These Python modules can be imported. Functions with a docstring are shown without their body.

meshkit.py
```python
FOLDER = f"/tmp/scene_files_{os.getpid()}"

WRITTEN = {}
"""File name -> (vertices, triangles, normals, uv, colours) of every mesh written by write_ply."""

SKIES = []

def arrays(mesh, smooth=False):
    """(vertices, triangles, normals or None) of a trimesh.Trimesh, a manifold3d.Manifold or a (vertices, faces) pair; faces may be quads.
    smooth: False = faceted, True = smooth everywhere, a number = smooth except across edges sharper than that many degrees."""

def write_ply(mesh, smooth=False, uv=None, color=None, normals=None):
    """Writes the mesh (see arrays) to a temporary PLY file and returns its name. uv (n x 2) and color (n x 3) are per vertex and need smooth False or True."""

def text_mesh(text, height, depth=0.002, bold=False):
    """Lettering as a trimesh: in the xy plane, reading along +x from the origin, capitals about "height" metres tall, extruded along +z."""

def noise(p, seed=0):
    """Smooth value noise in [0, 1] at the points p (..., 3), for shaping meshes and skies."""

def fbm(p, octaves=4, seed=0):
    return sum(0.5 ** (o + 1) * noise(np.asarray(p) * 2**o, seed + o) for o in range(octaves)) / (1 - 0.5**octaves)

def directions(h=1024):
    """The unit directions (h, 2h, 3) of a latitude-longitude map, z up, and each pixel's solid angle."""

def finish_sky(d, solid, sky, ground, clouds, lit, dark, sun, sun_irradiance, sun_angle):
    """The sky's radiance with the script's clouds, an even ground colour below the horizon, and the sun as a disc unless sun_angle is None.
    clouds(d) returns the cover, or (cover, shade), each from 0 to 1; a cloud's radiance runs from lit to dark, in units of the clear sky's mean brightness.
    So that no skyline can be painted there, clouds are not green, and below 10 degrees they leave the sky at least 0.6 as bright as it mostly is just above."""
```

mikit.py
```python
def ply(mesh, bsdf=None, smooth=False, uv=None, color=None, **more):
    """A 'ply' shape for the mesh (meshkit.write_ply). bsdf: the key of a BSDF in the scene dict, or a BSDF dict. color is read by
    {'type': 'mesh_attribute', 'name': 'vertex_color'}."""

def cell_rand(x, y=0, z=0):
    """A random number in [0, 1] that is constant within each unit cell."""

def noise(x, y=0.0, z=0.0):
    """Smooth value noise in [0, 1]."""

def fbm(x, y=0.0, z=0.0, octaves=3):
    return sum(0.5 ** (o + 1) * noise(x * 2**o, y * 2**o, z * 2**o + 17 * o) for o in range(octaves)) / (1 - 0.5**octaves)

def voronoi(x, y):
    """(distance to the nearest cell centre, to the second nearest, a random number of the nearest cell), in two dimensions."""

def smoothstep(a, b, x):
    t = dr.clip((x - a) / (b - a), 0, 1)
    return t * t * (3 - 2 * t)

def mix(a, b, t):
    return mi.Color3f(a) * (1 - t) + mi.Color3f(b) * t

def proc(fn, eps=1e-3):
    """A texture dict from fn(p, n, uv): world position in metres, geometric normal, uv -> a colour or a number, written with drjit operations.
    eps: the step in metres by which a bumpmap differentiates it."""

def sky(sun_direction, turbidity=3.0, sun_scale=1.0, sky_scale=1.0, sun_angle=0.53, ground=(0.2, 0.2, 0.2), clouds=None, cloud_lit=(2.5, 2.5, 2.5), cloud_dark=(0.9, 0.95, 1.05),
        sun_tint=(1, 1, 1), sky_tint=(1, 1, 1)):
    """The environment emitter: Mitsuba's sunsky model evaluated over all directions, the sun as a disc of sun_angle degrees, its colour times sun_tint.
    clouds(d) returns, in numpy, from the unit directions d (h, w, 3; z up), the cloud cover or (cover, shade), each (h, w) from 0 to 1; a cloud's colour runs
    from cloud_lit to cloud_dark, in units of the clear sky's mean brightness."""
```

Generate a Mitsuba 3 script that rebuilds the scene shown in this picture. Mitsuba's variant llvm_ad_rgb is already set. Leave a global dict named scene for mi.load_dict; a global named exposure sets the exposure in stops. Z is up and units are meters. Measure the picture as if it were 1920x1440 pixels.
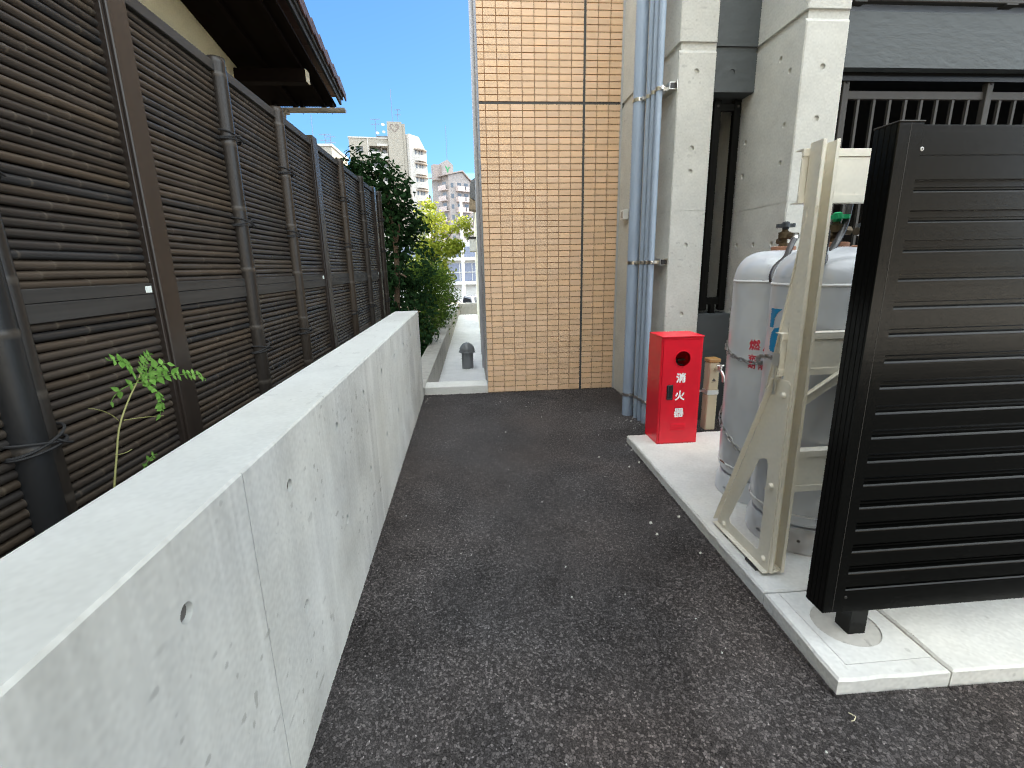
import math, json
import numpy as np, trimesh, manifold3d as m3
import drjit as dr
import mitsuba as mi
import mikit, meshkit
from mikit import noise, fbm, voronoi, cell_rand, smoothstep, mix, proc
from shapely.geometry import Polygon, Point, box as sbox
from shapely import affinity

T = mi.ScalarTransform4f
scene, labels = {}, {}
rng = np.random.default_rng(7)
PI = math.pi

# ------------------------------------------------------------------ camera, sky, exposure
CAM_H, FOCAL = 1.133, 895.14
PITCH, ROLL, YAW = np.radians([13.8498, 1.1954, -4.5390])
_cy, _sy = math.cos(YAW), math.sin(YAW)
_Rz = np.array([[_cy, -_sy, 0], [_sy, _cy, 0], [0, 0, 1]])
_f = _Rz @ np.array([0, math.cos(PITCH), -math.sin(PITCH)])
_r = _Rz @ np.array([1.0, 0, 0])
_d = np.cross(_f, _r)
_c, _s = math.cos(ROLL), math.sin(ROLL)
_r, _d = _c * _r + _s * _d, -_s * _r + _c * _d
_M = np.eye(4)
_M[:3, 0], _M[:3, 1], _M[:3, 2], _M[:3, 3] = -_r, -_d, _f, (0, 0, CAM_H)
scene['camera'] = {'type': 'perspective', 'fov_axis': 'x', 'fov': 2 * math.degrees(math.atan(960 / FOCAL)),
                   'near_clip': 0.02, 'far_clip': 3000.0, 'to_world': T(_M.tolist())}


def clouds(d):
    q = d[..., :2] / (d[..., 2:3] + .22)
    n = meshkit.fbm(np.concatenate([q * 1.15 + np.array([16.8, 15.4]), np.zeros_like(q[..., :1])], -1), 6, 4)
    x = np.clip((n - .44) / .17, 0, 1)
    return x * x * (3 - 2 * x), np.clip((n - .56) / .25, 0, 1)


scene['sky'] = mikit.sky((0.85, 0.53, 1.1), turbidity=3.0, sun_scale=0.32, sky_scale=0.33, sky_tint=(.49, .75, .93), clouds=clouds, cloud_lit=(7.0, 7.5, 7.6), cloud_dark=(4.4, 4.7, 4.9), ground=(0.18, 0.17, 0.16))
exposure = 4.6


# ------------------------------------------------------------------ helpers
def numbered(key):
    if key not in scene and key not in labels:
        return key
    n = 1
    while f'{key}_{n:03d}' in scene or f'{key}_{n:03d}' in labels:
        n += 1
    return f'{key}_{n:03d}'


def thing(name, label, category, group=None):
    key = numbered(name)
    labels[key] = {'label': label, 'category': category}
    if group:
        labels[key]['group'] = group
    return key


def put(name, mesh, bsdf, parent=None, smooth=False, color=None, label=None, kind=None, to_world=None):
    key = numbered(f'{parent}__{name}' if parent else name)
    if isinstance(mesh, dict):
        d = dict(mesh)
    else:
        d = mikit.ply(mesh, bsdf, smooth=smooth, color=color)
    if to_world is not None:
        d['to_world'] = to_world
    scene[key] = d
    if label or kind:
        e = labels.setdefault(key, {})
        if label:
            e['label'] = label
        if kind:
            e['kind'] = kind
    return key


def solo(name, mesh, bsdf, label, category, group=None, smooth=False):
    key = thing(name, label, category, group)
    scene[key] = mikit.ply(mesh, bsdf, smooth=smooth)
    return key


def structure(name, mesh, bsdf, smooth=False):
    scene[name] = mikit.ply(mesh, bsdf, smooth=smooth)
    labels[name] = {'kind': 'structure', 'label': name.replace('_', ' ')}
    return name


def cat(*ms):
    ms = [m for a in ms for m in (a if isinstance(a, (list, tuple)) else [a])]
    return trimesh.util.concatenate(ms)


def bx(x0, x1, y0, y1, z0, z1):
    m = trimesh.creation.box(extents=(x1 - x0, y1 - y0, z1 - z0))
    m.apply_translation(((x0 + x1) / 2, (y0 + y1) / 2, (z0 + z1) / 2))
    return m


def cbx(x0, x1, y0, y1, z0, z1, c=0.004):
    """box with chamfered edges"""
    P = []
    for sx, x in ((1, x0), (-1, x1)):
        for sy, y in ((1, y0), (-1, y1)):
            for sz, z in ((1, z0), (-1, z1)):
                P += [(x, y + sy * c, z + sz * c), (x + sx * c, y, z + sz * c), (x + sx * c, y + sy * c, z)]
    return trimesh.convex.convex_hull(np.array(P))


def obox(p0, p1, w, t, up=(0, 0, 1)):
    """bar from p0 to p1, width w along up x dir, thickness t along up"""
    p0, p1 = np.array(p0, float), np.array(p1, float)
    d = p1 - p0
    L = np.linalg.norm(d)
    d /= L
    s = np.cross(d, up)
    s /= np.linalg.norm(s)
    u = np.cross(s, d)
    m = trimesh.creation.box(extents=(L, w, t))
    A = np.eye(4)
    A[:3, 0], A[:3, 1], A[:3, 2], A[:3, 3] = d, s, u, (p0 + p1) / 2
    m.apply_transform(A)
    return m


def cyl(p0, p1, r, n=20, r1=None, caps=True):
    p0, p1 = np.array(p0, float), np.array(p1, float)
    return tube(np.array([p0, p1]), [r, r if r1 is None else r1], n, caps)


def tube(pts, radii, n=8, caps=True):
    p = np.asarray(pts, float)
    k = len(p)
    rad = np.broadcast_to(np.asarray(radii, float), (k,))
    t = np.gradient(p, axis=0)
    t /= np.linalg.norm(t, axis=1, keepdims=True) + 1e-12
    ref = np.array([0, 0, 1.0]) if abs(t[0, 2]) < 0.9 else np.array([1.0, 0, 0])
    a = np.cross(t[0], ref)
    a /= np.linalg.norm(a)
    A = []
    for i in range(k):
        a = a - t[i] * np.dot(a, t[i])
        a /= np.linalg.norm(a)
        A.append(a)
    A = np.array(A)
    B = np.cross(t, A)
    ang = np.arange(n) * 2 * PI / n
    v = (p[:, None] + rad[:, None, None] * (np.cos(ang)[None, :, None] * A[:, None] + np.sin(ang)[None, :, None] * B[:, None])).reshape(-1, 3)
    f = []
    for i in range(k - 1):
        for j in range(n):
            a0, b0 = i * n + j, i * n + (j + 1) % n
            f += [(a0, b0, b0 + n), (a0, b0 + n, a0 + n)]
    if caps:
        v = np.vstack([v, p[0], p[-1]])
        c0, c1 = k * n, k * n + 1
        for j in range(n):
            f += [(c0, (j + 1) % n, j), (c1, (k - 1) * n + j, (k - 1) * n + (j + 1) % n)]
    return trimesh.Trimesh(v, np.array(f), process=False)


def spline(P, n=40):
    P = np.asarray(P, float)
    from scipy.interpolate import CubicSpline
    s = np.r_[0, np.cumsum(np.linalg.norm(np.diff(P, axis=0), axis=1))]
    return CubicSpline(s, P)(np.linspace(0, s[-1], n))


def lathe(profile, n=40, center=(0, 0, 0)):
    m = trimesh.creation.revolve(np.array(profile, float), sections=n)
    m.apply_translation(center)
    return m


def prism_x(poly, x0, x1):
    """polygon in (y, z) extruded along x"""
    m = trimesh.creation.extrude_polygon(Polygon(poly), x1 - x0, engine='earcut')
    A = np.array([[0, 0, 1, x0], [1, 0, 0, 0], [0, 1, 0, 0], [0, 0, 0, 1.0]])
    m.apply_transform(A)
    return m


def prism_y(poly, y0, y1):
    """polygon (shapely or list) in (x, z) extruded along y"""
    p = poly if hasattr(poly, 'exterior') else Polygon(poly)
    m = trimesh.creation.extrude_polygon(p, y1 - y0, engine='earcut')
    A = np.array([[1, 0, 0, 0], [0, 0, -1, y1], [0, 1, 0, 0], [0, 0, 0, 1.0]])
    m.apply_transform(A)
    return m


def prism_z(poly, z0, z1):
    p = poly if hasattr(poly, 'exterior') else Polygon(poly)
    m = trimesh.creation.extrude_polygon(p, z1 - z0, engine='earcut')
    m.apply_translation((0, 0, z0))
    return m


def mani(m):
    m = trimesh.Trimesh(m.vertices, m.faces)
    m.merge_vertices()
    if m.volume < 0:
        m.invert()
    return m3.Manifold(m3.Mesh(np.asarray(m.vertices, np.float32), np.asarray(m.faces, np.uint32)))


def tm(M):
    k = M.to_mesh()
    return trimesh.Trimesh(k.vert_properties[:, :3], k.tri_verts, process=False)


def mbox(*a):
    return mani(bx(*a))


def hole(c, axis, r, depth, r2=None):
    """cutter: a short frustum entering the surface at c against the outward axis"""
    c, axis = np.array(c, float), np.array(axis, float)
    r2 = r if r2 is None else r2
    return mani(cyl(c + axis * 0.01, c - axis * depth, r * 1.03, 20, r2))


def cut(base, cutters):
    M = base
    if cutters:
        M = M - m3.Manifold.batch_boolean(cutters, m3.OpType.Add)
    return tm(M)


# ------------------------------------------------------------------ materials
def P(color, rough=0.6, **k):
    c = color if isinstance(color, dict) else {'type': 'rgb', 'value': list(color)}
    return {'type': 'principled', 'base_color': c, 'roughness': rough, **k}


def two(b):
    return {'type': 'twosided', 'bsdf': b}


def bump(b, fn, scale=1.0, eps=1e-3):
    return {'type': 'bumpmap', 'tex': proc(fn, eps), 'scale': scale, 'bsdf': b}


def mat(key, b):
    scene[key] = two(b)
    return key


def concrete_fn(base, big=0.25, mid=0.18, fine=0.12, streak=0.0, pits=0.25, tint=(0, 0, 0), scale=1.0):
    def fn(p, n, uv):
        x, y, z = p.x * scale, p.y * scale, p.z * scale
        v = 1 + big * (fbm(x * 1.1 + 3, y * 1.1, z * 1.1) - 0.5) * 2 + mid * (fbm(x * 9, y * 9 + 5, z * 7) - 0.5) * 2 + fine * (noise(x * 130, y * 130, z * 110) - 0.5) * 2
        if streak:
            v = v + streak * (fbm(x * 14 + 2, y * 14, z * 0.9) - 0.5) * 2 + streak * 0.6 * (fbm(x * 45, y * 45, z * 2.0 + 9) - 0.5) * 2
        sp = smoothstep(0.78, 0.9, noise(x * 46 + 7, y * 46, z * 46)) * smoothstep(0.45, 0.7, noise(x * 5, y * 5 + 9, z * 5))
        v = v * (1 - pits * sp)
        t = fbm(x * 2.3 + 11, y * 2.3, z * 2.3) - 0.5
        return mi.Color3f(base[0] * v + tint[0] * t, base[1] * v + tint[1] * t, base[2] * v + tint[2] * t)
    return fn


def rough_fn(a=0.0006, s1=60.0, b=0.0008, s2=14.0):
    return lambda p, n, uv: a * noise(p.x * s1, p.y * s1, p.z * s1) + b * noise(p.x * s2, p.y * s2, p.z * s2)


wall_base = concrete_fn((.39, .395, .375), big=.12, mid=.11, fine=.07, streak=.14, pits=.30, tint=(.03, .02, -.01))


wall_top = concrete_fn((.385, .395, .38), big=.08, mid=.09, fine=.04, pits=.12, tint=(.02, .01, -.01))


def wall_col(p, n, uv):
    side = smoothstep(.4, .6, n.x)
    c = mix(wall_top(p, n, uv), wall_base(p, n, uv), side)
    drip = smoothstep(.60, .85, noise(p.y * 38, 2.0) * .6 + .4 * noise(p.y * 110, 5.0)) * smoothstep(.50, .78, p.z + .10 * noise(p.y * 17, 3.0)) * .22
    w1 = smoothstep(.012, .002, dr.abs(p.y - .818 + .012 * noise(p.z * 6, 1.0))) * .16
    w2 = smoothstep(.030, .006, dr.abs(p.y - 1.905 + .012 * noise(p.z * 7, 4.0))) * .22
    w3 = smoothstep(.016, .004, dr.abs(p.y - 2.04)) * .25
    w = side * dr.clip(drip + w1 + w2 + w3, 0, .5) * (.6 + .6 * fbm(p.y * 60, p.z * 5))
    dark = side * smoothstep(.52, .75, fbm(p.y * 2.6 + 5, p.z * 2.2 + 2)) * .16
    return mix(c * (1 - dark), (.56, .565, .55), w)


mat('m_wall', bump(P(proc(wall_col), .9), rough_fn()))
mat('m_wall_plug', P((.085, .08, .075), .9))
mat('m_pillar', bump(P(proc(concrete_fn((.42, .42, .39), big=.07, mid=.12, fine=.10, pits=.16, tint=(.02, .01, -.01))), .75), rough_fn(.0003, 70, .0004, 12)))
mat('m_pad', bump(P(proc(concrete_fn((.54, .54, .52), big=.08, mid=.12, fine=.09, pits=.2, tint=(.10, .05, -.05))), .85), rough_fn(.0008, 90, .0008, 20)))
mat('m_path', bump(P(proc(concrete_fn((.70, .705, .70), big=.10, mid=.10, fine=.07, pits=.2)), .8), rough_fn(.0006, 60, .0006, 14)))
mat('m_parapet', bump(P(proc(concrete_fn((.38, .365, .33), big=.14, mid=.12, fine=.07, streak=.14, pits=.3)), .85), rough_fn()))
mat('m_darkpaint', bump(P(proc(concrete_fn((.050, .058, .061), big=.06, mid=.08, fine=.05, pits=0)), .55), lambda p, n, uv: .0045 * fbm(p.x * 32, p.y * 32, p.z * 42)))


def asphalt_stones(p):
    wx, wy = p.x + .004 * (noise(p.x * 90, p.y * 90) - .5), p.y + .004 * (noise(p.x * 90 + 31, p.y * 90) - .5)
    d1, d2, r = voronoi(wx * 135, wy * 135)
    e1, e2, q = voronoi(wx * 300 + 9, wy * 300)
    return smoothstep(.02, .22, d2 - d1), r, smoothstep(.02, .25, e2 - e1), q


def asphalt_col(p, n, uv):
    g, r, h, q = asphalt_stones(p)
    big = fbm(p.x * 1.5, p.y * 1.5 + 4)
    mid = fbm(p.x * 8 + 3, p.y * 8)
    open_ = smoothstep(.35, .65, fbm(p.x * 4 + 1, p.y * 4 + 8))
    st = g * (.12 + .88 * r * r * r) * (.65 + .35 * open_) + .45 * h * q * q
    v = .010 + .022 * (big - .35) + .022 * (mid - .5) + .120 * st
    v = dr.maximum(v, .007) + .22 * smoothstep(.994, .997, q) * h
    warm = fbm(p.x * 2.2 + 7, p.y * 2.2) - .5
    return mi.Color3f(v * (1.09 + .16 * warm), v * .975, v * (.955 - .10 * warm))


def asphalt_h(p, n, uv):
    g, r, h, q = asphalt_stones(p)
    return .0022 * g * (.3 + .7 * r) + .0009 * h * q + .004 * noise(p.x * 9, p.y * 9)


mat('m_asphalt', bump(P(proc(asphalt_col), .85, specular=.12), asphalt_h, 1.0, 6e-4))


def tile_col(p, n, uv):
    r = cell_rand(dr.floor((p.x - .968) / .1), dr.floor((p.z - 2.41) / .05), 3)
    r2 = cell_rand(dr.floor((p.x - .968) / .1), dr.floor((p.z - 2.41) / .05), 8)
    lines = noise(p.x * 22, p.y * 20, p.z * 620)
    sp = noise(p.x * 300, 1.0, p.z * 300)
    v = .91 + .13 * r + .04 * (lines - .5) + .015 * (sp - .5) + .08 * (fbm(p.x * 3, 2.0, p.z * 2) - .5)
    return mi.Color3f(.68 * v * (1 + .03 * r2), .475 * v, .31 * v * (1 - .08 * r2))


mat('m_tile', P(proc(tile_col), .45))
mat('m_mortar', P((.27, .18, .115), .9))
mat('m_sealant', P((.055, .052, .05), .6))
mat('m_greyseal', P((.42, .42, .42), .7))
mat('m_pipe', P(proc(concrete_fn((.265, .33, .42), big=.04, mid=.04, fine=.02, pits=0)), .38))
mat('m_steel', P((.62, .61, .58), .25, metallic=1.0))
mat('m_chain', P((.34, .34, .33), .25, metallic=1.0))
mat('m_red', P(proc(concrete_fn((.68, .006, .022), big=.04, mid=.03, fine=.02, pits=0)), .28, clearcoat=.5, clearcoat_gloss=.9))
mat('m_white', P((.8, .8, .8), .5))
mat('m_redprint', P((.55, .03, .06), .5))
mat('m_blueprint', P((.0, .20, .42), .45))
mat('m_black', P((.012, .012, .013), .4))
mat('m_blackmetal', bump(P(proc(lambda p, n, uv: .9 * mi.Color3f(.0032, .0030, .0025) * (1 + .25 * (noise(p.x * 2, p.y * 60, p.z * 380) - .5) + .3 * (fbm(p.x * 3, p.y * 3, p.z * 3) - .5)) + mi.Color3f(0, .0004, .0006)), .20, specular=.22), lambda p, n, uv: .00006 * noise(p.x * 4, p.y * 120, p.z * 260), 1.0, 5e-4))
mat('m_railing', P((.042, .039, .036), .5, specular=.3))
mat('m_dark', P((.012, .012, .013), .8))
mat('m_panelbeige', P(proc(lambda p, n, uv: mi.Color3f(.30, .25, .20) * (.9 + .3 * noise(p.x * 140, p.y * 2, p.z * .5))), .6))


def tank_col(p, n, uv):
    b = mi.Color3f(.50, .52, .55)
    v = 1 + .10 * (fbm(p.x * 6, p.y * 6, p.z * 2.5) - .5) + .05 * (noise(p.x * 40, p.y * 40, p.z * 6) - .5)
    low = smoothstep(.34, .10, p.z)
    dirt = smoothstep(.5, .75, fbm(p.x * 11 + 3, p.y * 11, p.z * 9)) * (.12 + .55 * low)
    scr = smoothstep(.80, .86, noise(p.x * 25, p.y * 25, p.z * 90)) * .25
    c = b * v
    c = mix(c, (.22, .19, .165), dirt)
    return mix(c, (.55, .56, .56), scr * smoothstep(.6, .8, noise(p.x * 9, p.y * 9 + 5, p.z * 7)))


mat('m_tank', P(proc(tank_col), .2, clearcoat=1.0, clearcoat_gloss=.93))


def weld_col(p, n, uv):
    r = smoothstep(.70, .80, noise(p.x * 38, p.y * 38, p.z * 30))
    return mix((.66, .66, .66), (.14, .05, .03), r)


mat('m_weld', P(proc(weld_col), .55))
mat('m_rust', P(proc(lambda p, n, uv: mix((.22, .09, .05), (.36, .19, .12), fbm(p.x * 60, p.y * 60, p.z * 60))), .8))
mat('m_brass', P(proc(lambda p, n, uv: mix((.05, .036, .02), (.14, .10, .055), fbm(p.x * 80, p.y * 80, p.z * 80))), .5, metallic=.6))
mat('m_wheel', P((.045, .05, .055), .35))
mat('m_green', P((.01, .30, .11), .45))
mat('m_hose', P((.030, .027, .029), .30))
mat('m_beigesteel', P(proc(concrete_fn((.63, .60, .515), big=.05, mid=.05, fine=.03, pits=.1, tint=(.03, .01, -.02))), .45))
mat('m_tappost', P((.36, .325, .22), .5))
mat('m_tapcap', P((.28, .155, .05), .5))


def bamboo_tex(p, n, uv):
    return mi.Color3f(1.0)


scene['m_slat'] = two({'type': 'principled', 'base_color': {'type': 'mesh_attribute', 'name': 'vertex_color'}, 'roughness': .36, 'specular': .4})
mat('m_fencepost', P(proc(lambda p, n, uv: mi.Color3f(.022, .0165, .0135) * (1 + .5 * (fbm(p.x * 30, p.y * 30, p.z * 3) - .5)) + mi.Color3f(.25) * smoothstep(.93, .96, noise(p.x * 60, p.y * 60, p.z * 150)) * smoothstep(.6, .8, noise(p.x * 7, p.y * 7, p.z * 5))), .32))
mat('m_fenceboard', P(proc(lambda p, n, uv: mi.Color3f(.030, .029, .028) * (1 + .7 * (fbm(p.x * 20, p.y * 4, p.z * 70) - .5))), .5))
mat('m_rope', P((.014, .014, .015), .8))
mat('m_sticker', P((.7, .75, .72), .5))
mat('m_housewall', bump(P(proc(concrete_fn((.66, .59, .38), big=.08, mid=.06, fine=.08, pits=0)), .9), rough_fn(.001, 120, .001, 40)))
mat('m_darkwood', P(proc(lambda p, n, uv: mi.Color3f(.0065, .0042, .0034) * (1 + .6 * (fbm(p.x * 30, p.y * 3, p.z * 30) - .5))), .8, specular=.05))
mat('m_barge', P(proc(lambda p, n, uv: mi.Color3f(.032, .032, .032) * (1 + .8 * (fbm(p.x * 30, p.y * 3, p.z * 30) - .5))), .6))
mat('m_rooftile', P(proc(lambda p, n, uv: mi.Color3f(.12, .062, .05) * (.8 + .5 * fbm(p.x * 9, p.y * 9, p.z * 9))), .5))
mat('m_gutter', P((.36, .33, .29), .5))
mat('m_endwood', P((.62, .55, .40), .7))
mat('m_ventgrey', P((.20, .21, .22), .3))
mat('m_soil', bump(P(proc(lambda p, n, uv: mix((.05, .038, .025), (.11, .085, .055), fbm(p.x * 9, p.y * 9, p.z * 9))), .95), rough_fn(.01, 25, .02, 6)))
mat('m_forecourt', P(proc(lambda p, n, uv: mi.Color3f(.42, .41, .385) * (.8 + .4 * fbm(p.x * .5, p.y * .5))), .9))
mat('m_opposite', P((.50, .46, .39), .9))
mat('m_street', P(proc(lambda p, n, uv: mi.Color3f(.11, .108, .10) * (.75 + .5 * fbm(p.x * .35, p.y * .35)) ), .9))
mat('m_bark', P(proc(lambda p, n, uv: mix((.10, .07, .045), (.24, .175, .12), fbm(p.x * 25, p.y * 25, p.z * 7))), .85))


def leafmat(key, c0, c1, trans, rough=.4, cell=17.0):
    def fn(p, n, uv):
        r = cell_rand(dr.floor(p.x * cell), dr.floor(p.y * cell), dr.floor(p.z * cell))
        b = fbm(p.x * 2.5, p.y * 2.5, p.z * 2.5)
        return mix(c0, c1, dr.clip(.65 * r + .7 * (b - .3), 0, 1))
    scene[key] = {'type': 'principledthin', 'base_color': proc(fn), 'roughness': rough, 'diff_trans': trans, 'spec_trans': 0.0}


leafmat('m_camellia', (.018, .045, .018), (.045, .10, .038), .45, .32)
leafmat('m_shrub', (.03, .07, .02), (.16, .24, .04), .8, .45)
leafmat('m_maple', (.24, .32, .04), (.52, .55, .11), 1.2, .5)
leafmat('m_seedling', (.10, .24, .04), (.22, .40, .10), .7, .4, 40.0)
mat('m_stem', P((.20, .20, .07), .6))
mat('m_b1wall', P(proc(concrete_fn((.33, .305, .26), big=.03, mid=0, fine=0, pits=0, scale=.12)), .8))
mat('m_b1white', P((.50, .48, .45), .8))
mat('m_b1brown', P((.34, .29, .25), .8))
mat('m_b2wall', P(proc(concrete_fn((.33, .305, .30), big=.03, mid=0, fine=0, pits=0, scale=.12)), .8))
mat('m_b2rail', P((.52, .46, .46), .8))
mat('m_b2brown', P((.32, .275, .26), .7))
mat('m_farwin', P((.10, .11, .125), .2, specular=.8))
mat('m_fardark', P((.07, .07, .08), .7))
mat('m_logo', P((.20, .165, .15), .7))
mat('m_logogreen', P((.05, .30, .12), .7))
mat('m_antenna', P((.16, .18, .22), .5, metallic=.3))
mat('m_lowwall', P((.60, .60, .58), .8))
mat('m_lowblue', P((.20, .23, .32), .5))
mat('m_polewhite', P((.62, .62, .60), .7))
mat('m_cream', P((.62, .58, .46), .85))
mat('m_sidegrey', P(proc(concrete_fn((.33, .30, .27), big=.06, mid=.05, fine=.04, streak=.05, pits=0)), .7))
mat('m_sidetrim', P((.45, .44, .45), .5))
mat('m_hoodbeige', P((.42, .33, .22), .6))
mat('m_carwhite', P((.6, .6, .6), .3, clearcoat=.6))
mat('m_carsilver', P((.25, .26, .28), .3, clearcoat=.6))
mat('m_glassdark', P((.02, .022, .025), .1, specular=.8))
mat('m_tyre', P((.02, .02, .02), .8))

# ------------------------------------------------------------------ the setting
g = trimesh.creation.box(extents=(3000, 3000, 0.2))
g.apply_translation((0, 0, -1.6))
structure('street_ground', g, 'm_street')
# driveway block; its top runs a little uneven and ends in a ragged lip at the concrete
structure('driveway', bx(-0.47, 26, -3.2, 4.283, -1.497, 0.0), 'm_asphalt')
structure('forecourt', bx(-14, 26, -40, -3.202, -1.497, -.012), 'm_forecourt')
# houses on the other side of the forecourt, behind the camera
opp = structure('opposite_houses', cat(bx(-13, 1.5, -26, -15, -1.497, 5.6), bx(3.0, 22, -27, -16, -1.497, 6.2), bx(1.5, 3.0, -15.6, -15.4, -.1, 1.8)), 'm_opposite')
put('roof', cat(prism_x([(-26.6, 5.6), (-14.5, 5.6), (-20.5, 7.8)], -13.5, 1.9), prism_x([(-27.6, 6.2), (-15.5, 6.2), (-21.5, 8.4)], 2.6, 22.5)), 'm_rooftile', opp)
for x in (-11, -7.5, -4, -.8, 5, 8.5, 12, 15.5, 19):
    for z in (.9, 3.6):
        put('window', bx(x - .85, x + .85, -15.2 if x < 2 else -16.2, -14.97 if x < 2 else -15.97, z, z + 1.25), 'm_farwin', opp)
structure('garden_soil', cat(bx(-12, -0.652, -3.2, 4.17, -1.497, 0.22), bx(-12, -0.648, 4.172, 16.5, -1.497, -0.12)), 'm_soil')


def ragged(p0, p1, w, h, seed):
    """a low uneven fillet of asphalt crumbs along a joint"""
    r = np.random.default_rng(seed)
    p0, p1 = np.array(p0, float), np.array(p1, float)
    L = np.linalg.norm(p1 - p0)
    n = int(L / 0.012)
    d = (p1 - p0) / L
    s = np.array([-d[1], d[0], 0])
    v, f = [], []
    for i in range(n + 1):
        q = p0 + d * L * i / n
        ww, hh = w * r.uniform(.4, 1.25), h * r.uniform(.35, 1.2)
        v += [q + (0, 0, hh), q + s * ww * .5 + (0, 0, hh * .8), q + s * ww + (0, 0, -.002)]
    for i in range(n):
        for k in range(2):
            a = i * 3 + k
            f += [(a, a + 1, a + 4), (a, a + 4, a + 3)]
    return trimesh.Trimesh(np.array(v), np.array(f), process=False)


# the concrete pad under the gas cylinders, cast in three slabs with a joint between them
pad = thing('concrete_pad', 'pale concrete pad with a chipped edge under the grey gas cylinders', 'concrete pad')
labels[pad]['kind'] = 'structure'


def slab_mesh(poly, z1, c=0.006):
    p = Polygon(poly)
    inner = p.buffer(-c, join_style=2)
    M = m3.Manifold.hull(mani(cat(prism_z(p, -0.2, z1 - c), prism_z(inner, z1 - c - .001, z1))))
    m = tm(M)
    m = trimesh.Trimesh(*trimesh.remesh.subdivide_to_size(m.vertices, m.faces, 0.06))
    m.merge_vertices()
    v = m.vertices.copy()
    e = np.array([p.exterior.distance(Point(a[0], a[1])) for a in v])
    w = np.clip(1 - e / 0.01, 0, 1)[:, None] * (np.abs(v[:, 2:3] - z1) < .02)
    v += w * (meshkit.noise(v * 35)[:, None] - .6) * np.array([[.006, .006, .006]])
    m.vertices = v
    return m


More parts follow.
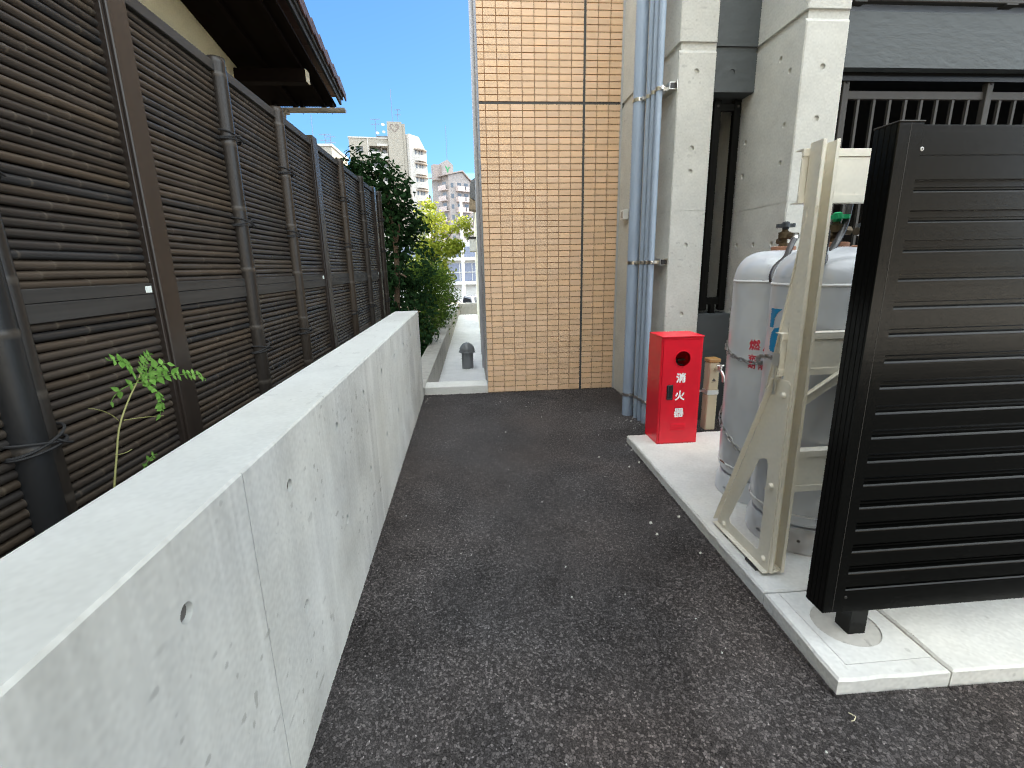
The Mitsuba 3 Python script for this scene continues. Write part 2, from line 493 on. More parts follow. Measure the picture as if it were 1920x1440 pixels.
pad_w = lambda y: .935 + (y - 1.0) * .019
put('slab', slab_mesh([(pad_w(1.322), 1.322), (3.0, 1.322), (3.0, 2.865), (pad_w(2.865), 2.865)], .05), 'm_pad', pad, smooth=30)
front = cut(mani(slab_mesh([(.930, .968), (1.247, .962), (1.247, 1.316), (pad_w(1.316), 1.316)], .05)),
            [mani(cyl((1.098, 1.155, .044), (1.098, 1.155, .2), .092, 40)), mbox(.985, .9868, 1.012, 1.31, .0475, .1), mbox(.985, 1.245, 1.0104, 1.0122, .0475, .1)])
put('slab', front, 'm_pad', pad, smooth=30)
put('slab', slab_mesh([(1.252, .962), (3.0, .93), (3.0, 1.316), (1.252, 1.316)], .052), 'm_pad', pad, smooth=30)
put('joint_filler', bx(1.0, 2.99, .99, 2.86, -.2, .028), 'm_mortar', pad)
put('mortar_collar', cat(lathe([(0, 0), (.091, 0), (.091, .047), (.05, .052), (0, .052)], 40, (1.098, 1.155, 0))), 'm_parapet', pad, smooth=25, label='darker grey round mortar collar around the screen post')

put('asphalt_edge', cat(ragged((.925, .962, 0), (.935, 1.32, 0), .010, .007, 1), ragged((.935, 1.32, 0), (.972, 2.87, 0), .010, .006, 2),
                        ragged((3.0, .925, 0), (.925, .962, 0), .010, .007, 3),
                        ragged((1.293, 3.15, 0), (1.296, 4.262, 0), .010, .006, 5), ragged((1.296, 4.266, 0), (.118, 4.266, 0), .008, .005, 6),
                        ragged((.118, 4.266, 0), (-.46, 4.268, 0), .008, .005, 7), ragged((-.466, 4.19, 0), (-.415, -.5, 0), .009, .006, 8)), 'm_asphalt', 'driveway')

# sunken concrete path behind the kerb, its slabs, kerb, parapet
structure('path', bx(-.50, .20, 4.3, 15.2, -1.497, -.262), 'm_mortar')
for y0, y1 in ((4.49, 7.045), (7.05, 9.255), (9.26, 11.9), (11.905, 14.6)):
    put('slab', cbx(-.462, .19, y0, y1, -.40, -.25, .004), 'm_path', 'path')

wallthing = thing('path_parapet', 'low concrete parapet and kerb framing the sunken path left of the tiled wall', 'low wall')
put('kerb', cbx(-.462, .1165, 4.272, 4.485, -.3, .075, .006), 'm_pad', wallthing)
PX = lambda y: -.462 + (y - 4.5) * .006
par = trimesh.convex.convex_hull(np.array([(x, y, z) for y, a in ((4.274, 0), (15.1, 0)) for z, c in ((-1.49, 0), (.070, 0), (.0755, .005)) for x in (-.645 + c, PX(y) - .001 - c)]))
put('side_wall', par, 'm_parapet', wallthing)
endw = cut(mani(cbx(-.392, .185, 14.55, 14.75, -1.4, .08, .005)), [hole((x, 14.55, -.06), (0, -1, 0), .017, .02) for x in (-.24, -.10, .05)])
put('end_wall', endw, 'm_parapet', wallthing)

# ------------------------------------------------------------------ the low fair-faced concrete wall on the left
WX = lambda y: -.4215 - .0099 * y
lw = thing('concrete_wall', 'low bare concrete wall with round tie holes running along the left of the driveway', 'wall')
body = trimesh.convex.convex_hull(np.array([(x, y, z) for y in (-3.15, 4.175) for x, z in
                                            ((WX(y), -.2), (WX(y), .775), (WX(y) - .005, .780), (WX(y) - .192, .780), (WX(y) - .197, .775), (WX(y) - .197, -.2))]))
cutters, plugs = [], []
ties = [(.628 + .412 * i + .004 * (i % 3), z) for i in range(-2, 9) for z in (.657, .337) if .3 < .628 + .412 * i < 4.1]
for y, z in ties:
    c = (WX(y), y, z)
    cutters.append(hole(c, (1, 0, 0), .0165, .012, .014))
    k = lathe([(0, 0), (.0145, 0), (.0142, .003), (0, .0045)], 16)
    k.apply_transform(trimesh.transformations.rotation_matrix(PI / 2, (0, 1, 0)))
    k.apply_translation((WX(y) - .0118, y, z))
    plugs.append(k)
for y in (.845, 2.80):
    cutters.append(mbox(WX(y) - .0025, WX(y) + .02, y - .0011, y + .0011, -.3, .9))
r_ = np.random.default_rng(3)
for i in range(70):       # small blow holes
    y, z = r_.uniform(.3, 4.0), r_.uniform(.05, .76)
    cutters.append(hole((WX(y), y, z), (1, 0, 0), r_.uniform(.0009, .0022), .003))
put('wall', cut(mani(body), cutters), 'm_wall', lw)
for k in plugs:
    put('tie_plug', k, 'm_wall_plug', lw, smooth=40)

# ------------------------------------------------------------------ the apartment building on the right
bd = thing('apartment_building', 'concrete and tan tiled apartment building on the right with dark grey beams', 'building')
TOP = 12.0
# mass (out of sight above, gives the alley its shade)
put('side_wall', cat(bx(.135, .35, 4.42, 9.0, -1.49, TOP), bx(.16, 26, 8.8, 9.0, -1.49, TOP)), 'm_sidegrey', bd)
put('corner_trim', cat(cbx(.118, .3, 4.30, 4.62, .0, TOP, .004), bx(.128, .3, 4.62, 4.70, 0, TOP)), 'm_sidetrim', bd)
put('service_pipe', cat(cyl((.118, 5.9, -.1), (.118, 5.9, TOP), .022, 12), cyl((.122, 6.9, -.1), (.122, 6.9, TOP), .018, 12)), 'm_sidetrim', bd, smooth=40)
put('roof_slab', bx(.2, 26, 3.45, 8.9, TOP - .3, TOP), 'm_pillar', bd)
put('upper_wall', cat(bx(1.60, 26, 3.45, 3.6, 3.6, TOP - .3), bx(25.8, 26, 3.6, 8.8, -1.4, TOP - .3)), 'm_darkpaint', bd)
tw = put('tile_wall', bx(.119, 1.296, 4.2745, 4.42, -.3, TOP), 'm_mortar', bd, label='tan tiled end wall with thin brown joints and a dark vertical expansion joint')
put('expansion_joint', bx(.968, .986, 4.2685, 4.28, -.02, TOP), 'm_sealant', tw)
put('level_joint', bx(.1195, 1.281, 4.2715, 4.28, 2.4055, 2.4235), 'm_sealant', tw)
put('edge_sealant', bx(1.281, 1.2965, 4.266, 4.28, -.02, TOP), 'm_greyseal', tw)
cols = [(.968 - .1 * k - .095, .968 - .1 * k) for k in range(8)] + [(.1185, .168)] + [(.986, 1.0805), (1.086, 1.1805), (1.186, 1.2805)]
rows = [(2.4245 + .05 * k, 2.4695 + .05 * k) for k in range(15, -1, -1)] + [(2.4045 - .05 * (k + 1) + .005, 2.4045 - .05 * k) for k in range(48)]


def tile_mesh(w, h=.045, d=.008, c=.0012):
    v = [(0, d, 0), (w, d, 0), (w, d, h), (0, d, h), (c, 0, c), (w - c, 0, c), (w - c, 0, h - c), (c, 0, h - c)]
    f = [(4, 5, 6), (4, 6, 7), (0, 1, 5), (0, 5, 4), (1, 2, 6), (1, 6, 5), (2, 3, 7), (2, 7, 6), (3, 0, 4), (3, 4, 7)]
    return trimesh.Trimesh(np.array(v, float), np.array(f), process=False)


plys, rest, count = {}, [], 0
for z0, z1 in rows:
    for x0, x1 in cols:
        w = round(x1 - x0, 4)
        if w not in plys:
            plys[w] = mikit.ply(tile_mesh(w), 'm_tile')
        dy = 4.2655 + rng.uniform(0, .0008)
        if count < 300:
            put('tile', plys[w], None, tw, to_world=T().translate([x0, dy, z0]).rotate([1, 0, 0], rng.normal(0, .12)).rotate([0, 0, 1], rng.normal(0, .12)))
            count += 1
        else:
            m = tile_mesh(w)
            m.apply_translation((x0, dy, z0))
            rest.append(m)
put('tile_course', cat(rest), 'm_tile', tw, kind='stuff')
put('tile_upper', bx(.119, 1.281, 4.2658, 4.28, 3.222, TOP), 'm_tile', tw)


def pillar(x0, x1, y0, fholes, lholes, joints, y1=4.40):
    M = mbox(x0, x1, y0, y1, -.2, TOP)
    cs = [mbox(x0 - .02, x1 + .02, y0 - .02, y0 + .014, 2.372, 2.414), mbox(x0 - .02, x0 + .014, y0 - .02, y1 + .1, 2.372, 2.414)]
    cs.append(mani(prism_x([(y0 - .02, 2.372), (y0 + .014, 2.372), (y0 + .001, 2.355), (y0 - .02, 2.35)], x0 - .02, x1 + .02)))
    cs += [hole((x, y0, z), (0, -1, 0), .0185, .012, .0135) for x, z in fholes]
    cs += [hole((x0, y, z), (-1, 0, 0), .0185, .012, .0135) for y, z in lholes]
    for z in joints:
        cs += [mbox(x0 - .02, x1 + .02, y0 - .02, y0 + .0025, z - .0022, z + .0022), mbox(x0 - .02, x0 + .0025, y0 - .02, y1 + .1, z - .0022, z + .0022)]
    e = .006
    for xx in (x0, x1):
        cs.append(mani(prism_z([(xx - e, y0), (xx, y0 - e), (xx + e, y0), (xx, y0 + e)], -.3, TOP + .1)))
    return cut(M, cs)


put('pillar', pillar(1.297, 1.530, 3.15, [(1.41, z) for z in (2.255, 1.828, 1.691, 1.243, .795, .35, 2.68)], [(3.437, 1.682), (3.437, .8), (3.9, 2.2), (3.44, 2.25)], (1.457,), 4.42), 'm_pillar', bd, label='narrow bare concrete pillar behind the red cabinet')
put('pillar', pillar(1.813, 2.055, 2.75, [(1.93, z) for z in (2.142, 1.889, 1.692, 1.256, .8, 2.62)],
                     [(2.853, 2.156), (2.854, 1.882), (2.854, 1.682), (3.249, 1.884), (3.25, 1.681), (3.246, 1.241), (3.05, 1.236), (2.857, 1.233), (2.95, 2.25), (2.86, .8), (3.25, .8)], (1.457,)), 'm_pillar', bd, label='wide bare concrete pillar behind the gas cylinders')
put('beam', cut(mbox(1.5302, 1.8128, 3.2, 3.46, 2.16, TOP), [mbox(1.4, 1.9, 3.1, 3.212, 2.375, 2.412), hole((1.66, 3.2, 2.27), (0, -1, 0), .018, .006)]), 'm_darkpaint', bd, label='dark grey beam between the two concrete pillars')
put('beam', bx(2.0552, 26, 3.2, 3.44, 2.305, 2.612), 'm_darkpaint', bd, label='dark grey beam above the black railing')
put('lintel', bx(2.0552, 26, 3.27, 3.44, 2.255, 2.304), 'm_blackmetal', bd)
put('low_wall', bx(1.5303, 1.8127, 3.25, 3.44, -.2, .778), 'm_darkpaint', bd)
put('low_wall', bx(2.0553, 26, 3.24, 3.44, -.2, .80), 'm_darkpaint', bd)
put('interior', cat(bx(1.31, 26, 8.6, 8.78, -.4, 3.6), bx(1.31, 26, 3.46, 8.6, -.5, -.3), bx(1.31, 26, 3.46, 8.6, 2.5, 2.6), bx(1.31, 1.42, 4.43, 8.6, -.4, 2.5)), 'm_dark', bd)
# slim opening beside the first pillar
sf = put('window_frame', cat(cbx(1.61, 1.660, 3.30, 3.34, .80, 2.15), cbx(1.748, 1.795, 3.30, 3.34, .80, 2.15), bx(1.66, 1.748, 3.305, 3.335, 2.085, 2.125), bx(1.66, 1.748, 3.305, 3.335, .84, .89), bx(1.69, 1.72, 3.30, 3.34, .778, .84)), 'm_blackmetal', bd)
for x in (1.635, 1.772):
    put('screw', cyl((x, 3.301, 2.11), (x, 3.294, 2.11), .008, 10), 'm_railing', sf)
put('inner_panel', cat(cbx(2.025, 2.115, 4.0, 4.03, .6, 1.70), bx(2.05, 2.06, 3.995, 4.0, .6, 1.69)), 'm_panelbeige', bd)
put('inner_panel_cap', bx(2.02, 2.12, 3.99, 4.04, 1.702, 1.725), 'm_railing', bd)
# railing under the beam
rl = put('railing', cat(cbx(2.06, 26, 3.305, 3.335, 2.158, 2.208, .003), cbx(2.06, 26, 3.305, 3.335, .86, .90, .003)), 'm_railing', bd, label='black metal railing with thin upright bars')
for i in range(12):
    x = 2.487 + 1.021 * (i - 1)
    if x > 2.1:
        ps = put('post', cbx(x - .022, x + .022, 3.285, 3.325, .80, 2.287, .003), 'm_railing', rl)
        put('screw', cyl((x, 3.286, 2.25), (x, 3.28, 2.25), .008, 10), 'm_dark', ps)
    for k in range(8):
        xb = x + .1165 + .1128 * k
        if 2.1 < xb < 8:
            put('bar', bx(xb - .0085, xb + .0085, 3.31, 3.33, .90, 2.1585), 'm_railing', rl)
ur = put('upper_railing', cat(cbx(2.056, 26, 3.17, 3.22, 2.655, 2.76, .004), bx(2.056, 26, 3.18, 3.21, 2.9, 2.95)), 'm_railing', bd)
for i in range(6):
    put('bracket', bx(2.38 + 1.0 * i, 2.46 + 1.0 * i, 3.165, 3.225, 2.646, 2.6545), 'm_railing', ur)
put('upper_recess', cat(bx(2.06, 26, 3.5, 3.52, 2.62, 3.6), bx(2.3, 26, 3.46, 3.48, 2.61, 2.66)), 'm_farwin', bd)
put('parapet', bx(2.0555, 26, 3.16, 3.44, 2.95, 3.6), 'm_darkpaint', bd)

GLY = json.loads('''{"消":[[[-45,-42,-45,-38,-27,-4,-22,-4,-14,-11,-14,19,-12,21,-8,22,-13,33,-15,33,-20,24,-23,24,-32,31,-42,36,-43,38,-43,42,-37,49,-31,47,-18,39,-16,43,-8,47,-5,46,3,34,8,25,8,48,10,50,21,50,23,49,24,27,36,47,40,47,48,42,48,38,38,22,45,19,45,-41,40,-47,33,-49,20,-49,18,-48,15,-40,16,-36,17,-35,29,-35,30,-28,1,-28,0,-48,-2,-50,-12,-50,-14,-48,-15,-14,-32,-48,-37,-49],[0,-13,2,-14,29,-14,30,-11,1,-11],[0,4,2,3,29,3,30,6,29,7,2,7],[8,23,7,22,8,21]],[[-48,12,-48,16,-42,22,-38,22,-25,14,-20,10,-18,7,-25,-2,-29,-2,-34,2,-47,9]]],"火":[[[-50,-41,-49,-37,-33,-29,-23,-21,-18,-14,-14,-5,-10,9,-8,48,-6,50,5,50,8,46,6,7,13,-10,25,-25,38,-32,48,-35,50,-37,50,-40,43,-49,39,-49,30,-46,16,-37,6,-28,-1,-16,-11,-32,-27,-44,-41,-50,-43,-49]],[[16,-4,16,0,23,13,30,29,31,30,35,30,43,27,45,25,45,22,30,-6,27,-9,25,-9]],[[-47,-3,-46,1,-37,15,-33,30,-27,30,-20,28,-19,27,-20,17,-24,6,-32,-7,-34,-9,-37,-9,-45,-5]]],"器":[[[-50,-18,-49,-13,-33,-5,-47,-3,-48,-1,-48,7,-46,10,-15,10,-14,11,-15,13,-38,13,-40,15,-41,44,-38,47,-4,47,-2,45,-2,21,1,19,1,44,4,47,38,47,40,46,41,15,38,13,32,12,34,10,46,10,48,7,48,-2,46,-4,31,-5,39,-9,49,-11,50,-13,50,-17,44,-24,41,-25,41,-44,39,-47,16,-45,14,-47,4,-47,2,-45,2,-11,4,-10,10,-8,6,-4,-9,-4,-13,-8,-6,-9,-2,-11,-2,-44,-5,-47,-15,-47,-17,-45,-26,-45,-28,-47,-40,-47,-41,-44,-41,-25,-44,-25],[16,-30,26,-30,26,-23,16,-23],[16,27,26,26,26,33,16,34],[3,11,3,10,8,11,7,13],[-26,33,-26,26,-17,27,-18,34],[-26,-30,-18,-30,-17,-23,-26,-23]]],"燃":[[[-50,-43,-49,-40,-41,-27,-37,-10,-36,6,-38,6,-39,0,-42,-3,-48,-1,-50,1,-50,3,-46,14,-44,29,-36,29,-35,48,-25,48,-24,47,-24,33,-19,34,-12,31,-10,37,-7,49,-3,50,3,48,3,39,13,39,17,37,17,27,21,27,22,47,23,49,32,49,33,46,37,47,40,47,47,30,48,17,47,16,35,15,35,14,42,-6,50,-14,50,-17,46,-22,44,-24,41,-24,49,-41,50,-46,43,-49,39,-49,28,-26,30,-22,37,-19,28,-4,22,-14,10,-24,13,-41,12,-47,6,-48,1,-48,0,-32,-2,-28,-8,-41,-14,-49,-17,-50,-20,-48,-25,-45,-25,-43,-20,-38,-16,-31,-20,-33,-23,-33,-27,-25,-33,-38,-41,-49,-44,-49],[34,28,37,28,34,34,33,33],[-7,-20,-3,-22,-1,-25,2,-23,6,-23,2,-16,13,-6,17,1,20,10,21,15,13,15,11,7,5,-6],[-1,25,3,23,4,27,0,27],[-6,14,-1,9,0,10,0,12,-5,15],[-24,-9,-19,-15,-10,-7,-6,0,-11,3,-15,0,-17,0,-24,5]],[[13,-28,15,-24,21,-22,24,-23,30,-41,31,-45,30,-47,24,-48,20,-48]]],"充":[[[-48,-42,-48,-39,-35,-34,-25,-26,-20,-11,-20,-9,-35,-11,-39,-9,-41,-2,-41,2,-38,3,-33,7,-22,20,-46,21,-47,32,-46,33,-5,33,-11,44,-11,46,0,50,4,45,11,33,46,32,46,22,45,20,20,19,43,-2,45,-5,44,-8,38,-12,34,-13,28,-6,20,-6,17,-7,17,-34,18,-35,34,-35,36,-32,36,-20,38,-19,40,-19,48,-23,46,-40,43,-46,38,-47,14,-47,8,-46,4,-40,4,-7,-6,-8,-10,-26,-16,-36,-23,-42,-40,-50,-43,-50],[-4,20,-17,4,-9,4,16,6,7,14,7,17,10,20]]],"て":[[[-50,31,-50,39,-49,40,49,48,50,46,50,34,49,32,28,31,15,25,5,14,0,-1,1,-14,4,-19,10,-25,22,-31,40,-34,40,-38,37,-48,24,-48,9,-43,-3,-36,-11,-26,-15,-14,-15,3,-12,13,-2,29,-48,24]]],"期":[[[-48,-43,-48,-40,-42,-36,-35,-25,-46,-24,-48,-22,-48,-13,-47,-12,-38,-11,-38,25,-46,26,-47,36,-45,38,-38,38,-38,49,-37,50,-26,49,-25,38,-12,38,-12,49,-11,50,-1,50,0,49,0,38,6,37,8,38,8,45,9,46,47,46,48,45,48,-42,45,-47,40,-49,26,-49,22,-41,23,-36,36,-36,35,-14,20,-14,15,-35,11,-46,8,-50,6,-50,-2,-44,-7,-45,-19,-29,-19,-24,-21,-24,-27,-37,-37,-49,-42,-49],[20,-1,36,-2,36,10,20,10],[20,23,36,22,36,34,20,34],[8,25,0,25,1,-12,7,-11],[-5,-24,0,-33,2,-34,5,-24],[-26,-11,-13,-12,-12,-7,-25,-7],[-25,25,-25,22,-12,22,-13,25],[-12,9,-25,10,-26,5,-13,5]]],"限":[[[-49,49,-48,50,-18,50,-12,47,-10,50,39,50,41,49,41,-1,47,-8,47,-10,31,-24,38,-31,49,-38,49,-41,43,-49,40,-49,31,-44,21,-34,20,-41,-11,-50,-16,-42,-16,-39,-12,-34,-12,-12,-15,-18,-20,-23,-34,-24,-35,-21,-37,-20,-37,-49,-39,-50,-48,-50,-49,-49],[20,-3,24,-12,35,-4],[2,10,27,10,28,17,2,18],[27,30,27,37,2,37,2,30],[2,-32,17,-28,11,-16,7,-3,2,-4],[-22,19,-16,9,-14,-1,-12,-2,-12,41,-14,40],[-37,-12,-29,-12,-26,-10,-27,3,-35,14,-28,37,-37,37]]],"東":[[[-50,-41,-49,-37,-34,-31,-19,-20,-36,-19,-39,-17,-38,23,-36,24,-7,25,-8,28,-46,28,-47,39,-46,40,-8,40,-7,49,4,50,6,48,7,40,46,40,47,39,46,28,6,28,7,24,37,24,39,23,39,-18,37,-19,18,-20,33,-31,49,-37,50,-40,43,-49,38,-47,25,-41,7,-27,6,-48,5,-50,-7,-49,-8,-27,-24,-40,-40,-48,-44,-48],[6,-7,25,-8,26,-3,7,-3],[6,9,25,8,26,12,7,13],[-26,-7,-8,-8,-7,-3,-25,-3],[-26,9,-8,8,-7,12,-25,13]]]}''')


def glyph_polys(ch, size):
    out = []
    for rings in GLY[ch]:
        rr = [np.array(r, float).reshape(-1, 2) * size / 100 for r in rings]
        p = Polygon(rr[0], [r for r in rr[1:]]).buffer(0)
        out += list(getattr(p, 'geoms', [p]))
    return out


def on_cylinder(polys, c, r, az, z, t=.0007, step=.012):
    """flat outlines wrapped on an upright cylinder, centred at azimuth az (degrees) and height z"""
    ms = []
    for p in polys:
        m = trimesh.creation.extrude_polygon(p, t, engine='earcut')
        v, f = trimesh.remesh.subdivide_to_size(m.vertices, m.faces, step)
        a = np.radians(az) + v[:, 0] / r
        rr = r + .0002 + v[:, 2]
        ms.append(trimesh.Trimesh(np.stack([c[0] + rr * np.cos(a), c[1] + rr * np.sin(a), z + v[:, 1]], 1), f, process=False))
    return cat(ms)


# ------------------------------------------------------------------ drain pipes and their clamps
def straight(p0, p1, r, n=24):
    return tube(np.array([p0, p1]), r, n)


TILT = .004
pipe = [('drain_pipe', 'thick grey blue drain pipe running up the wall beside the tiles', (1.166, 3.455), .041),
        ('conduit_pipe', 'thin grey blue pipe next to the thick drain pipe', (1.203, 3.372), .0185),
        ('conduit_pipe', 'thin grey blue pipe in the middle of the three thin ones', (1.210, 3.303), .0185),
        ('conduit_pipe', 'thin grey blue pipe nearest to the red cabinet', (1.2175, 3.236), .0200)]
for name, lab, (x, y), r in pipe:
    k = thing(name, lab, 'pipe', None if 'drain' in name else 'thin grey blue pipes on the wall')
    put('pipe', straight((x, y, -.02), (x - .008, y, TOP - .5), r), 'm_pipe', k, smooth=40)
    if name == 'drain_pipe':
        put('coupling', lathe([(r + .0005, 0), (r + .0035, .002), (r + .0035, .075), (r + .0005, .077)], 32, (x - .008, y, 3.6)), 'm_pipe', k, smooth=30)

for z, lab in ((2.185, 'steel pipe clamp bar highest on the grey blue pipes'), (1.140, 'steel pipe clamp bar halfway up the grey blue pipes'), (.166, 'steel pipe clamp bar near the foot of the grey blue pipes')):
    k = thing('pipe_clamp', lab, 'pipe clamp', 'steel clamps holding the grey blue pipes')
    # a lipped channel on the wall
    ch = cat(bx(1.255, 1.258, 3.17, 3.62, z - .020, z + .020), bx(1.258, 1.2955, 3.17, 3.62, z + .017, z + .020), bx(1.258, 1.2955, 3.17, 3.62, z - .020, z - .017), bx(1.2935, 1.2965, 3.15, 3.17, z - .025, z + .025))
    put('channel', ch, 'm_steel', k)
    put('channel_mouth', bx(1.262, 1.2930, 3.172, 3.18, z - .0165, z + .0165), 'm_black', k)
    for _, _, (x, y), r in pipe:
        ri = r + .0012
        b = put('band', lathe([(ri, -.011), (ri + .0022, -.011), (ri + .0022, .011), (ri, .011)], 28, (x - .0008 * z, y, z)), 'm_steel', k, smooth=30)
        put('ear', cat(cbx(x - .004, x + .012, y - r - .022, y - r - .001, z - .011, z + .011, .001), bx(x + r, 1.2565, y - .008, y + .008, z - .010, z + .010)), 'm_steel', b)
        put('bolt', cat(cyl((x - .012, y - r - .013, z), (x + .022, y - r - .013, z), .0042, 10), cyl((x - .012, y - r - .013, z), (x - .006, y - r - .013, z), .008, 6)), 'm_steel', b)

k = thing('junction_box', 'small pale box on the concrete wall left of the thick drain pipe', 'junction box')
put('box', cbx(1.255, 1.2965, 4.00, 4.10, 1.485, 1.565, .004), 'm_lowwall', k)
put('socket', bx(1.252, 1.255, 4.02, 4.07, 1.50, 1.55), 'm_sidegrey', k)

# ------------------------------------------------------------------ red extinguisher cabinet
bxk = thing('extinguisher_cabinet', 'red steel fire extinguisher cabinet with white lettering standing on the pad corner', 'extinguisher cabinet')
x0, x1, y0, y1, z0, z1 = 1.097, 1.350, 2.688, 2.886, .0505, .712
th = .0015
put('body', cat(cbx(x0, x0 + .004, y0, y1, z0, z1, .0012), cbx(x1 - .004, x1, y0, y1, z0, z1, .0012), bx(x0 + .004, x1 - .004, y1 - .003, y1 - .0004, z0 + .004, z1 - .004),
                cbx(x0 - .001, x1 + .001, y0 - .010, y1 + .001, z1 - .003, z1 + .006, .002), bx(x0 + .004, x1 - .004, y0, y1, z0, z0 + .004),
                bx(x0 + .004, x0 + .012, y0 - .0015, y0 + .004, z0 + .004, z1 - .004), bx(x1 - .012, x1 - .004, y0 - .0015, y0 + .004, z0 + .004, z1 - .004), bx(x0 + .012, x1 - .012, y0 - .0015, y0 + .004, z1 - .016, z1 - .004)), 'm_red', bxk)
door = sbox(x0 + .0135, z0 + .006, x1 - .0135, z1 - .0175)
hx, hz, hr = 1.229, .582, .0465
door = door.difference(Point(hx, hz).buffer(hr, 32))
dk = put('door', prism_y(door, y0 - .0055, y0 - .001), 'm_red', bxk)
put('window_rim', lathe([(hr - .001, 0), (hr + .003, 0), (hr + .002, .004), (hr - .001, .004)], 40), 'm_red', dk, smooth=30,
    to_world=T().translate([hx, y0 - .0055, hz]).rotate([1, 0, 0], 90))
hk = put('handle', cat(cbx(1.142, 1.180, y0 - .0095, y0 - .0053, .333, .424, .0015)), 'm_black', dk)
put('handle_pull', cat(bx(1.147, 1.150, y0 - .013, y0 - .0096, .338, .419), bx(1.150, 1.175, y0 - .0115, y0 - .0096, .338, .343)), 'm_wheel', hk)
for i in range(3):
    z = .176 - .016 * i
    put('louvre', prism_x([(y0 - .0054, z - .006), (y0 - .0095, z - .004), (y0 - .0054, z + .006)], 1.180, 1.272), 'm_red', dk)
for z in (.09, .66):
    put('hinge', cyl((x1 - .0125, y0 - .004, z - .02), (x1 - .0125, y0 - .004, z + .02), .004, 10), 'm_red', dk)
for ch, z in (('消', .466), ('火', .357), ('器', .249)):
    ms = []
    for p in glyph_polys(ch, .061):
        p = affinity.translate(p, 1.2255, z)
        ms.append(prism_y(p, y0 - .0062, y0 - .0054))
    put('lettering', cat(ms), 'm_white', dk)
ek = thing('fire_extinguisher', 'fire extinguisher inside the red cabinet seen through its round window', 'fire extinguisher')
put('body', lathe([(0, 0), (.058, 0), (.060, .01), (.060, .36), (.045, .40), (.02, .43), (.018, .46), (0, .46)], 32, (1.224, 2.79, .055)), 'm_red', ek, smooth=40)
put('lever', cat(bx(1.19, 1.28, 2.76, 2.79, .555, .562), obox((1.195, 2.775, .54), (1.275, 2.775, .525), .02, .006), bx(1.21, 1.24, 2.77, 2.81, .515, .56)), 'm_wheel', ek)
ring = trimesh.creation.torus(.016, .0028, 20, 8)
ring.apply_transform(trimesh.transformations.rotation_matrix(PI / 2, (1, 0, 0)))
ring.apply_translation((1.195, 2.735, .567))
put('safety_pin', cat(ring, cyl((1.211, 2.735, .562), (1.262, 2.74, .570), .003, 8)), 'm_brass', ek, smooth=40)

# ------------------------------------------------------------------ water tap post
tk = thing('tap_post', 'beige water tap post with a brown cap behind the red cabinet', 'tap post')
put('post', cbx(1.503, 1.573, 2.885, 2.955, .0505, .505, .006), 'm_tappost', tk)
put('cap', cbx(1.499, 1.577, 2.881, 2.959, .506, .532, .005), 'm_tapcap', tk)
put('pipe_band', cat(bx(1.5005, 1.5755, 2.882, 2.958, .295, .325), bx(1.40, 1.5005, 2.93, 2.95, .303, .317)), 'm_steel', tk)
fk = put('faucet', cat(tube(np.array([(1.545, 2.886, .465), (1.548, 2.84, .465)]), [.013, .012], 16), tube(spline([(1.548, 2.845, .465), (1.550, 2.815, .458), (1.553, 2.80, .43), (1.555, 2.797, .400)], 12), [.010] * 12, 12),
                       lathe([(0, 0), (.014, 0), (.016, .01), (.012, .02), (.006, .03), (0, .03)], 16, (1.548, 2.838, .473))), 'm_steel', tk, smooth=40)
put('knob', cat(cyl((1.525, 2.838, .497), (1.571, 2.838, .497), .006, 10), cyl((1.548, 2.815, .497), (1.548, 2.861, .497), .006, 10)), 'm_steel', fk, smooth=40)
sgn = prism_y([(1.525, .385), (1.552, .385), (1.5385, .405)], 2.8843, 2.8849)
put('print', cat(sgn, bx(1.522, 1.555, 2.8843, 2.8849, .378, .381)), 'm_railing', tk)

# ------------------------------------------------------------------ gas cylinders
R1 = .1825


def arc(cx, cz, r, a0, a1, n):
    return [(cx + r * math.cos(math.radians(a)), cz + r * math.sin(math.radians(a))) for a in np.linspace(a0, a1, n)]


